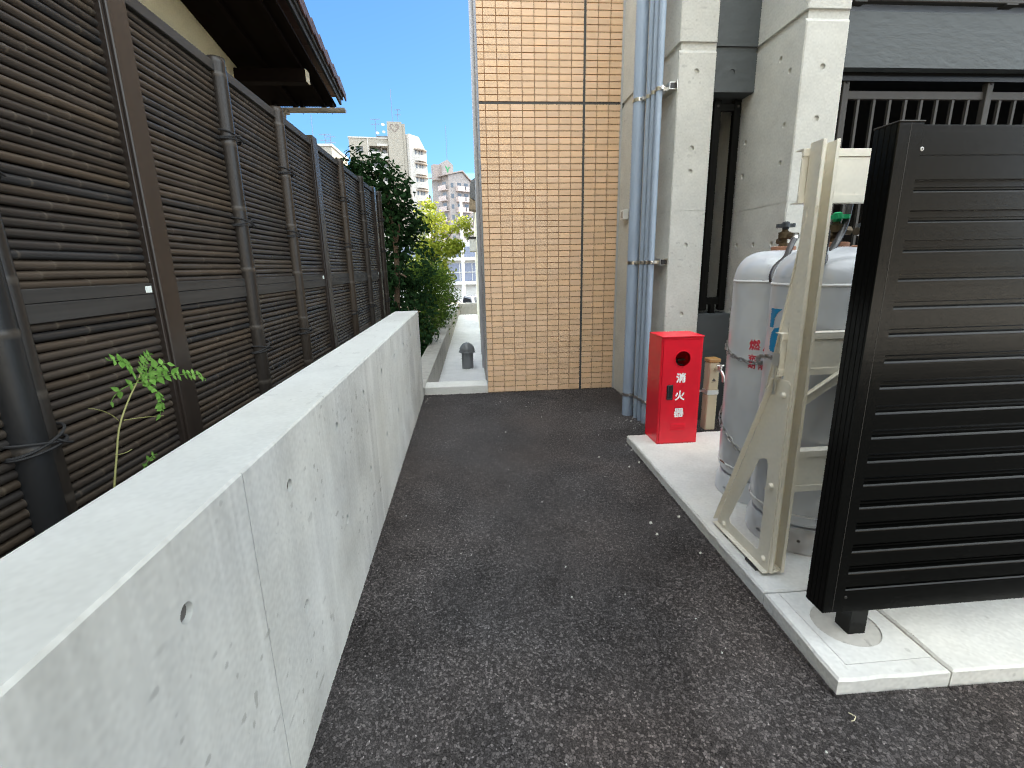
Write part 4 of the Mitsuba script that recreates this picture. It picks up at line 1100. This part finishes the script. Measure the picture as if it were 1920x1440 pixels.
# neighbour's low cream building beyond, and the hood on the side wall
ck = thing('cream_house', 'cream walled low building beyond the end of the sunken path', 'house')
put('wall', bx(.150, 5, 9.02, 14.9, -1.49, 2.35), 'm_cream', ck)
put('roof', prism_y([(.115, 2.352), (.115, 2.40), (2.5, 2.9), (5, 2.4), (5, 2.352)], 8.99, 15.0), 'm_sidetrim', ck)
put('meter_box', cbx(-.005, .149, 11.0, 11.5, 1.47, 1.74, .01), 'm_lowwall', ck)
put('box_lid', bx(-.02, .149, 10.98, 11.52, 1.742, 1.78), 'm_black', ck)
hd = thing('exhaust_hood', 'dark exhaust hood with a beige underside high on the side of the tiled building', 'exhaust hood')
put('hood', prism_y([(.134, 2.04), (.134, 2.36), (.10, 2.36), (.06, 2.33), (.035, 2.26), (.026, 2.12)], 7.3, 7.65), 'm_ventgrey', hd, smooth=30)
put('flap', prism_y([(.134, 1.93), (.134, 2.039), (.024, 2.10), (.012, 1.95)], 7.31, 7.64), 'm_hoodbeige', hd)

# ------------------------------------------------------------------ trees and shrubs beyond the fence
def leafcloud(blobs, n, size, tmpl, seed, up=.4, hollow=.55, flat=.0):
    r = np.random.default_rng(seed)
    tv, tf = tmpl
    w = np.array([b[3] ** 2 for b in blobs])
    which = r.choice(len(blobs), n, p=w / w.sum())
    B = np.array(blobs)[which]
    d = r.normal(size=(n, 3))
    d /= np.linalg.norm(d, axis=1, keepdims=True)
    rad = B[:, 3] * (hollow + (1 - hollow) * r.random(n) ** .6)
    lump = .72 + .56 * meshkit.fbm((B[:, :3] + d * B[:, 3:4]) * 3.3, 3, seed)
    pos = B[:, :3] + d * (rad * lump)[:, None] * np.array([1, 1, .95])
    keep = meshkit.fbm(pos * 2.6 + 5, 3, seed + 9) > .40
    pos, d = pos[keep], d[keep]
    m = len(pos)
    nrm = d * .7 + np.array([0, 0, up]) + r.normal(0, .45, (m, 3))
    nrm /= np.linalg.norm(nrm, axis=1, keepdims=True)
    a = np.cross(nrm, r.normal(size=(m, 3)) + np.array([0, 0, -.6]))
    a /= np.linalg.norm(a, axis=1, keepdims=True)
    b = np.cross(nrm, a)
    s = size * r.uniform(.65, 1.2, m)
    v = pos[:, None] + s[:, None, None] * (tv[None, :, :1] * a[:, None] + tv[None, :, 1:2] * b[:, None] + tv[None, :, 2:] * nrm[:, None])
    f = tf[None] + (np.arange(m) * len(tv))[:, None, None]
    return trimesh.Trimesh(v.reshape(-1, 3), f.reshape(-1, 3), process=False)


OVAL = (np.array([(0, 0, 0), (.35, .24, .06), (.72, .17, .03), (1, 0, -.10), (.72, -.17, .03), (.35, -.24, .06), (.5, 0, -.02)]), np.array([(0, 6, 1), (1, 6, 2), (2, 6, 3), (3, 6, 4), (4, 6, 5), (5, 6, 0)]))
st = [(0, 0, 0)]
for i, (a, rr) in enumerate(zip(np.radians([0, 18, 40, 62, 85, 110, 140, 180, 220, 250, 275, 298, 320, 342]), [1, .42, .85, .36, .62, .25, .3, .12, .3, .25, .62, .36, .85, .42])):
    st.append((rr * math.cos(a), rr * math.sin(a), -.08 * rr))
STAR = (np.array(st), np.array([(0, i, i % 14 + 1) for i in range(1, 15)]))


def limbs(paths):
    return cat([tube(spline(p, 14), np.linspace(r0, r1, 14), 9) for p, r0, r1 in paths])


k = thing('camellia_tree', 'dark glossy broad leaved tree leaning over the far end of the bamboo fence', 'tree')
put('trunk', limbs([([(-1.0, 6.75, -.2), (-1.03, 6.72, .6), (-.98, 6.7, 1.2), (-1.0, 6.7, 1.75), (-1.1, 6.6, 2.3)], .055, .02), ([(-.99, 6.7, 1.45), (-.93, 6.66, 1.58), (-.90, 6.62, 1.72)], .028, .012), ([(-1.0, 6.7, 1.0), (-.93, 6.6, 1.06), (-.85, 6.55, 1.02)], .022, .01), ([(-1.0, 6.7, 1.7), (-1.4, 6.8, 2.1)], .025, .012)]), 'm_bark', k, smooth=50)
put('crown', leafcloud([(-1.22, 6.5, 2.28, .34), (-1.45, 6.6, 2.22, .30), (-1.02, 6.7, 2.08, .36), (-.88, 6.9, 1.72, .34), (-1.15, 6.8, 1.7, .4), (-.86, 7.0, 1.2, .40), (-1.1, 7.0, 1.0, .4), (-.92, 7.1, .65, .42), (-.95, 6.9, .15, .42), (-1.7, 6.9, 2.15, .4), (-1.05, 6.5, .35, .36), (-1.2, 6.45, 1.0, .3), (-1.3, 6.6, .6, .36)], 9800, .088, OVAL, 21, hollow=.35), 'm_camellia', k)
k = thing('hedge_shrub', 'green small leaved shrub between the dark tree and the low parapet', 'shrub')
put('branches', limbs([([(-.85, 8.6, -.2), (-.8, 8.6, .5), (-.7, 8.6, 1.1)], .025, .008), ([(-.8, 9.4, -.2), (-.7, 9.4, .6)], .02, .008)]), 'm_bark', k, smooth=50)
put('crown', leafcloud([(-.78, 8.0, .95, .38), (-.74, 8.5, .85, .45), (-.66, 9.2, .62, .45), (-.82, 8.0, .35, .4), (-.78, 8.8, .2, .38), (-.62, 9.9, .45, .42), (-.85, 7.7, .0, .3), (-.72, 9.6, 1.0, .35), (-.68, 10.3, .1, .35)], 9000, .062, OVAL, 22, hollow=.3), 'm_shrub', k)
k = thing('maple_tree', 'bright yellow green maple glowing in the sun in front of the apartment towers', 'tree')
put('trunk', limbs([([(-.9, 11.4, -.3), (-.95, 11.4, .6), (-.85, 11.4, 1.4), (-.75, 11.4, 2.1)], .05, .015), ([(-.88, 11.4, 1.2), (-.55, 11.4, 1.7), (-.2, 11.4, 2.1)], .022, .007), ([(-.86, 11.4, 1.4), (-1.1, 11.4, 2.0)], .02, .008)]), 'm_bark', k, smooth=50)
put('crown', leafcloud([(-.98, 11.3, 2.25, .34), (-.68, 11.4, 2.05, .36), (-.36, 11.4, 2.12, .30), (-.08, 11.4, 2.08, .20), (-.62, 11.4, 1.55, .38), (-.34, 11.4, 1.58, .26), (-1.0, 11.4, 1.6, .4), (-.62, 11.3, 1.05, .34), (-1.2, 11.5, 1.15, .4), (-.80, 11.2, 2.50, .16), (-.02, 11.4, 1.88, .14), (-.28, 11.3, 1.62, .18)], 5600, .060, STAR, 23, hollow=.25), 'm_maple', k)

# ------------------------------------------------------------------ far buildings
def facing(c, ang):
    """frame at ground point c: u runs to the right along the wall, w points out of it (towards the viewer)"""
    a = math.radians(ang)
    u = np.array([math.cos(a), math.sin(a), 0])
    w = np.array([math.sin(a), -math.cos(a), 0])
    A = np.eye(4)
    A[:3, 0], A[:3, 1], A[:3, 3] = u, -w, (c[0], c[1], 0)
    return A


def local(m, A):
    m = m.copy()
    m.apply_transform(A)
    return m


GZ = -1.5
# tower with the round balconies (front wing, lift shaft with emblem, side wing)
b1 = thing('apartment_tower', 'beige apartment tower with rounded balconies and a heart emblem on its rooftop shaft', 'apartment building')
A = facing((-25.6, 117.3), 9)
wing = mbox(0, 8.4, 0, 12, GZ, 29.3)
cs = []
win, recess, panels = [], [], []
for i in range(10):
    z = 28.0 - 2.9 * i
    cs += [mbox(1.3, 2.9, -1, .5, z - 1.7, z - .35), mbox(4.3, 6.9, -1, 1.6, z - 2.5, z - .2), mbox(7.0, 8.1, -1, 1.4, z - 2.9, z - .5)]
    win += [bx(1.32, 2.88, .40, .46, z - 1.69, z - .36), bx(4.6, 6.4, 1.5, 1.56, z - 2.4, z - .5), bx(7.15, 7.9, 1.3, 1.36, z - 2.7, z - .7)]
    panels += [bx(4.25, 6.95, -.25, -.05, z - 2.75, z - 1.45), bx(6.95, 8.2, -.5, -.3, z - 3.0, z - 1.75), bx(6.0, 8.3, -.6, .0, z - .28, z + .18)]
put('front_wing', local(cut(wing, cs), A), 'm_b1wall', b1)
for w_ in win[:18]:
    put('window', local(w_, A), 'm_farwin', b1)
put('lower_window', local(cat(win[18:]), A), 'm_farwin', b1, kind='stuff')
for p_ in panels[:12]:
    put('balcony_panel', local(p_, A), 'm_b1white', b1)
put('lower_panel', local(cat(panels[12:]), A), 'm_b1white', b1, kind='stuff')
put('roof_edge', local(cat(bx(-.1, 8.4, -.15, 12, 29.3, 29.55), bx(3.9, 4.1, -.1, 0, GZ, 29.3)), A), 'm_b1white', b1)
sh = put('lift_shaft', local(cat(bx(8.45, 11.6, -1.2, 4, 20.9, 32.6), bx(11.6, 12.3, -.9, 4, GZ, 32.3)), A), 'm_b1wall', b1)
put('shaft_base', local(bx(8.44, 11.61, -1.22, 4, GZ, 20.88), A), 'm_b1brown', b1)
put('shaft_line', local(cat(bx(8.44, 11.62, -1.215, -1.19, 29.2, 29.26), bx(8.44, 11.62, -1.215, -1.19, 25.0, 25.06)), A), 'm_b1brown', sh)
hp = [(-.95, .35), (-.75, .7), (-.35, .72), (0, .35), (.35, .72), (.8, .68), (.95, .3), (.6, -.2), (0, -.75), (-.6, -.2)]
hs = Polygon(hp).buffer(.10).difference(Polygon(hp).buffer(-.10)).difference(sbox(-.2, .3, .2, .9)).union(sbox(.25, .2, .7, .34)).union(Polygon(hp).buffer(.62).difference(Polygon(hp).buffer(.56)).intersection(sbox(-1.35, -.6, -.2, .9)))
put('emblem', local(cat([prism_y(affinity.translate(q, 10.0, 31.3), -1.26, -1.205) for q in getattr(hs, 'geoms', [hs])]), A), 'm_logo', sh)
put('fin', local(cat(bx(12.5, 12.75, -.6, 3, GZ, 30.0), bx(12.95, 13.2, -.6, 3, GZ, 30.0), bx(13.4, 13.65, -.6, 3, GZ, 30.0)), A), 'm_b1brown', b1)
A2 = facing((-12.0, 118.9), 52)
side = put('side_wing', local(cat(prism_y([(-.9, GZ), (4.5, GZ), (4.5, 27.4), (2.2, 30.2), (-.9, 30.3)], 0, 9)), A2), 'm_b1white', b1)
for i in range(10):
    z = 27.0 - 2.9 * i
    arcp = [(.4, .1)] + [(.4 + 4.0 * t, -1.1 * math.sin(PI * t) ** .6 + .1) for t in np.linspace(0.02, .98, 12)] + [(4.4, .1)]
    m = prism_z(Polygon(arcp), z - 2.0, z - .75)
    s_ = prism_z(Polygon(arcp).buffer(.12), z + .3, z + .55)
    put('balcony', local(m, A2), 'm_b1white', side)
    put('balcony_slab', local(s_, A2), 'm_b1brown', side)
    for xa, xb in ((.7, 1.2), (1.9, 2.4), (2.7, 3.2)):
        put('window', local(bx(xa, xb, -.05, -.01, z - .7, z + .25), A2), 'm_farwin', side)
def pole3(c, z0, z1, r):
    return cyl((c[0], c[1], z0), (c[0], c[1], z1), r, 8)
def yagi(c, z0, z1, w=1.2):
    ms = [pole3(c, z0, z1, .06)]
    for zz in (z1 - .1, z1 - 1.1):
        ms.append(obox((c[0] - w, c[1], zz), (c[0] + w, c[1], zz + .1), .06, .06))
        for t in np.linspace(-w, w, 6):
            ms.append(obox((c[0] + t, c[1] - .5, zz + .05), (c[0] + t, c[1] + .5, zz + .05), .04, .04))
    return cat(ms)
k = thing('lightning_rod', 'tall thin lightning rod on the heart emblem shaft', 'lightning rod')
scene[k] = mikit.ply(pole3((-16.1, 119.6), 32.5, 39.6, .06), 'm_antenna')
k = thing('rooftop_antenna', 'small rooftop antenna on the heart emblem shaft beside the lightning rod', 'antenna')
scene[k] = mikit.ply(yagi((-14.9, 119.8), 32.5, 35.6, .6), 'm_antenna')
k = thing('rooftop_antenna', 'rooftop antenna with dishes left of the heart emblem shaft', 'antenna')
put('mast', yagi((-19.9, 119.5), 29.3, 33.6, 1.0), 'm_antenna', k)
for x, z in ((-19.5, 30.6), (-18.2, 32.3), (-18.1, 30.8)):
    d_ = lathe([(0, 0), (.2, .02), (.36, .09), (.36, .11), (0, .03)], 16)
    d_.apply_transform(trimesh.transformations.rotation_matrix(1.1, (1, .3, 0)))
    d_.apply_translation((x, 119, z))
    put('dish', d_, 'm_b1white', k, smooth=40)
k = thing('rooftop_hut', 'small dark roof slab left of the heart emblem shaft', 'roof hut')
scene[k] = mikit.ply(bx(-20.0, -17.6, 120, 122, 29.4, 30.3), 'm_farwin')

# pink-grey tower with the green emblem
b2 = thing('apartment_tower', 'pink grey apartment tower with a green leaf emblem right of the beige tower', 'apartment building')
C2 = (-5.04, 139.9)
AR, AL = facing(C2, 38), facing(C2, 128 - 180)
put('body', local(cat(prism_y([(0, GZ), (8.4, GZ), (8.4, 23.6), (4.6, 26.6), (0, 25.5)], 0, 8.0)), AR), 'm_b2wall', b2)
put('roof', local(prism_y([(-1.2, 25.3), (4.6, 26.75), (9.2, 23.3), (9.2, 23.6), (4.6, 27.1), (-1.2, 25.6)], -.5, 9.2), AR), 'm_b2brown', b2)
for i in range(9):
    z = 23.6 - 2.75 * i
    f1 = put('balcony', local(cat(bx(2.3, 7.2, -1.1, -.95, z - 1.9, z - .75), bx(2.3, 2.45, -1.1, 0, z - 1.9, z - .75), bx(7.05, 7.2, -1.1, 0, z - 1.9, z - .75), bx(2.3, 7.2, -1.1, 0, z - 2.05, z - 1.9)), AR), 'm_b2rail', b2)
    for xa, xb in ((2.9, 4.2), (5.2, 6.6)):
        put('window', local(bx(xa, xb, -.04, -.002, z - 1.9, z + .2), AR), 'm_farwin', f1)
    for xa, xb in ((.7, 1.6), (7.5, 8.0)):
        put('side_window', local(bx(xa, xb, -.04, -.002, z - 1.2, z - .05), AR), 'm_farwin', b2)
    put('slot', local(bx(4.75, 5.05, -1.14, -1.101, z - 1.8, z - .8), AR), 'm_fardark', f1)
    f2 = put('balcony', local(cat(bx(-3.7, -.25, -1.0, -.85, z - 1.7, z - .6), bx(-3.7, -3.55, -1.0, 0, z - 1.7, z - .6), bx(-3.7, -.25, -1.0, 0, z - 1.85, z - 1.7)), AL), 'm_b2rail', b2)
    put('window', local(cat(bx(-2.9, -1.2, -.04, -.002, z - 1.7, z + .4)), AL), 'm_farwin', f2)
    put('side_window', local(cat(bx(-5.2, -4.7, -.04, -.002, z - .6, z)), AL), 'm_farwin', b2)
put('edge_strip', local(cat(bx(-.03, .22, -.05, .0, GZ, 25.0), bx(8.1, 8.3, -.05, 0, GZ, 23.4)), AR), 'm_b2brown', b2)
A3 = facing((-6.6, 141.2), 20)
pt = put('rooftop_shaft', local(prism_y([(0, 24.5), (3.1, 24.5), (3.1, 28.4), (1.5, 29.7), (0, 28.9)], 0, 3), A3), 'm_b2wall', b2)
put('shaft_side', local(bx(-2.2, -.01, 1.0, 3.2, 24.5, 28.5), A3), 'm_b2brown', b2)
vv = Polygon([(-.75, .7), (-.2, .55), (.05, -.1), (.3, .5), (.8, .6), (.35, .1), (.1, -.9), (-.1, -.9), (-.35, .0)])
put('emblem', local(prism_y(affinity.translate(vv, 1.5, 27.3), -.06, -.005), A3), 'm_logogreen', pt)
k = thing('lightning_rod', 'thin lightning rod on the tower with the green emblem', 'lightning rod')
scene[k] = mikit.ply(pole3((-5.2, 142), 29.0, 38.2, .06), 'm_antenna')
b3 = thing('apartment_tower', 'sliver of a dark balcony tower between the beige and the pink grey towers', 'apartment building')
put('body', bx(-14.2, -12.0, 165, 172, GZ, 24.0), 'm_fardark', b3)
for i in range(9):
    put('balcony', bx(-13.3, -11.9, 163.8, 164.9, 21.2 - 2.9 * i, 22.7 - 2.9 * i), 'm_b2rail', b3)
b4 = thing('apartment_block', 'low cream apartment roof just above the bamboo fence top behind the dark tree', 'apartment building')
put('body', bx(-33, -24.6, 98, 110, GZ, 23.2), 'm_b1wall', b4)
put('roof_edge', bx(-33.1, -24.4, 97.8, 110, 23.2, 23.6), 'm_b1white', b4)
k = thing('lightning_rod', 'thin lightning rod over the low cream roof behind the fence', 'lightning rod')
scene[k] = mikit.ply(pole3((-28.2, 100), 23.2, 29.0, .05), 'm_antenna')
k = thing('rooftop_antenna', 'pair of rooftop antennas above the low cream roof behind the fence', 'antenna')
scene[k] = mikit.ply(cat(yagi((-26.6, 102), 23.2, 26.2, 1.0), yagi((-25.6, 102), 23.2, 25.8, .8)), 'm_antenna')

# low building with blue-grey window bands, utility pole, parked cars at the street below
lk = thing('low_building', 'low white building with blue grey window bands at the end of the gap', 'building')
put('body', bx(-6, 3.2, 40, 48, GZ, 3.1), 'm_lowwall', lk)
for z0, z1 in ((1.95, 2.75), (.05, 1.45)):
    put('window_band', bx(-6.05, 3.15, 39.9, 39.99, z0, z1), 'm_lowblue', lk)
    put('ledge', bx(-6.1, 3.3, 39.6, 39.99, z0 - .28, z0 - .02), 'm_lowwall', lk)
for i in range(9):
    put('mullion', bx(-5.9 + i, -5.85 + i, 39.86, 39.895, .05, 1.45), 'm_lowwall', lk)
put('transom', bx(-6, 3.1, 39.86, 39.895, .72, .78), 'm_lowwall', lk)
k = thing('utility_pole', 'pale utility pole rising between the maple and the side of the tiled building', 'utility pole')
put('pole', tube(np.array([(-.42, 26, GZ), (-.36, 26, 4.4)]), [.09, .07], 14), 'm_polewhite', k, smooth=50)
for z in (.2, 1.4, 2.6):
    put('band', lathe([(.08, 0), (.10, 0), (.10, .12), (.08, .12)], 14, (-.39, 26, z)), 'm_lowwall', k)


def car(label, x, y, paint, ry):
    k = thing('parked_car', label, 'car')
    side = [(-2.1, .25), (2.1, .25), (2.15, .7), (1.9, .92), (1.0, 1.0), (.45, 1.42), (-1.3, 1.45), (-1.95, 1.0), (-2.15, .85)]
    M = trimesh.creation.extrude_polygon(Polygon(side).buffer(-.05).buffer(.05), 1.65, engine='earcut')
    M.apply_transform(np.array([[1, 0, 0, 0], [0, 0, 1, -.825], [0, 1, 0, 0], [0, 0, 0, 1.0]]))
    A = np.eye(4)
    c, s = math.cos(ry), math.sin(ry)
    A[:2, :2] = [[c, -s], [s, c]]
    A[:3, 3] = (x, y, GZ)
    put('body', local(M, A), paint, k)
    for sgn in (-1, 1):
        gl = Polygon([(.85, 1.0), (.40, 1.36), (-1.22, 1.38), (-1.75, 1.0)])
        q = trimesh.creation.extrude_polygon(gl, .02, engine='earcut')
        q.apply_transform(np.array([[1, 0, 0, 0], [0, 0, 1, sgn * .835 - .01], [0, 1, 0, 0], [0, 0, 0, 1.0]]))
        put('side_window', local(q, A), 'm_glassdark', k)
    put('windscreen', local(obox((1.0, 0, 1.02), (.48, 0, 1.42), 1.4, .03, (0, 0, 1)), A), 'm_glassdark', k)
    put('rear_window', local(obox((-1.93, 0, 1.03), (-1.33, 0, 1.44), 1.4, .03, (0, 0, 1)), A), 'm_glassdark', k)
    for xx in (-1.35, 1.35):
        for yy in (-.84, .84):
            put('wheel', local(cyl((xx, yy - .1 * np.sign(yy), .31), (xx, yy + .02 * np.sign(yy), .31), .31, 18), A), 'm_tyre', k, smooth=40)


car('white parked car just visible over the end of the parapet', -1.6, 24.0, 'm_carwhite', .15)
car('silver parked car with dark windows seen right of the utility pole foot', .55, 21.0, 'm_carsilver', 1.75)

# ------------------------------------------------------------------ crumbs and a twig on the asphalt
r5 = np.random.default_rng(5)
st_ = [(0.209, 3.948), (.411, 3.772), (1.01, 3.531), (.774, 3.337), (.825, 3.026), (.952, 2.817), (.956, 2.724), (.727, 2.643), (.937, 2.534), (.862, 2.482), (.496, 3.469), (.149, 2.843), (.199, 3.169), (1.065, 2.84), (.906, 1.91), (.872, 1.627), (.759, 1.871), (.753, 1.779), (1.139, 3.284), (1.183, 3.368)]
st_ += [(r5.uniform(-.35, .95), r5.uniform(.6, 4.1)) for _ in range(50)] + [(r5.uniform(1.02, 1.2), r5.uniform(3.1, 3.4)) for _ in range(14)] + [(r5.uniform(-.44, -.40), r5.uniform(4.0, 4.2)) for _ in range(10)]
ms = []
for i, (x, y) in enumerate(st_):
    s = r5.uniform(.003, .0065) if i < 20 else r5.uniform(.0015, .0032)
    q = trimesh.creation.icosphere(1, s)
    q.vertices *= 1 + r5.normal(0, .22, q.vertices.shape)
    q.apply_translation((x, y, s * .4 + .001))
    ms.append(q)
k = thing('pebbles', 'pale concrete crumbs scattered over the asphalt', 'pebbles')
labels[k]['kind'] = 'stuff'
scene[k] = mikit.ply(cat(ms), 'm_pad')
k = thing('twig', 'small dry pale twig lying on the asphalt in front of the pad', 'twig')
scene[k] = mikit.ply(tube(np.array([(.919, .912, .006), (.9265, .897, .009), (.916, .889, .007), (.908, .889, .006)]), .0011, 6), 'm_endwood')
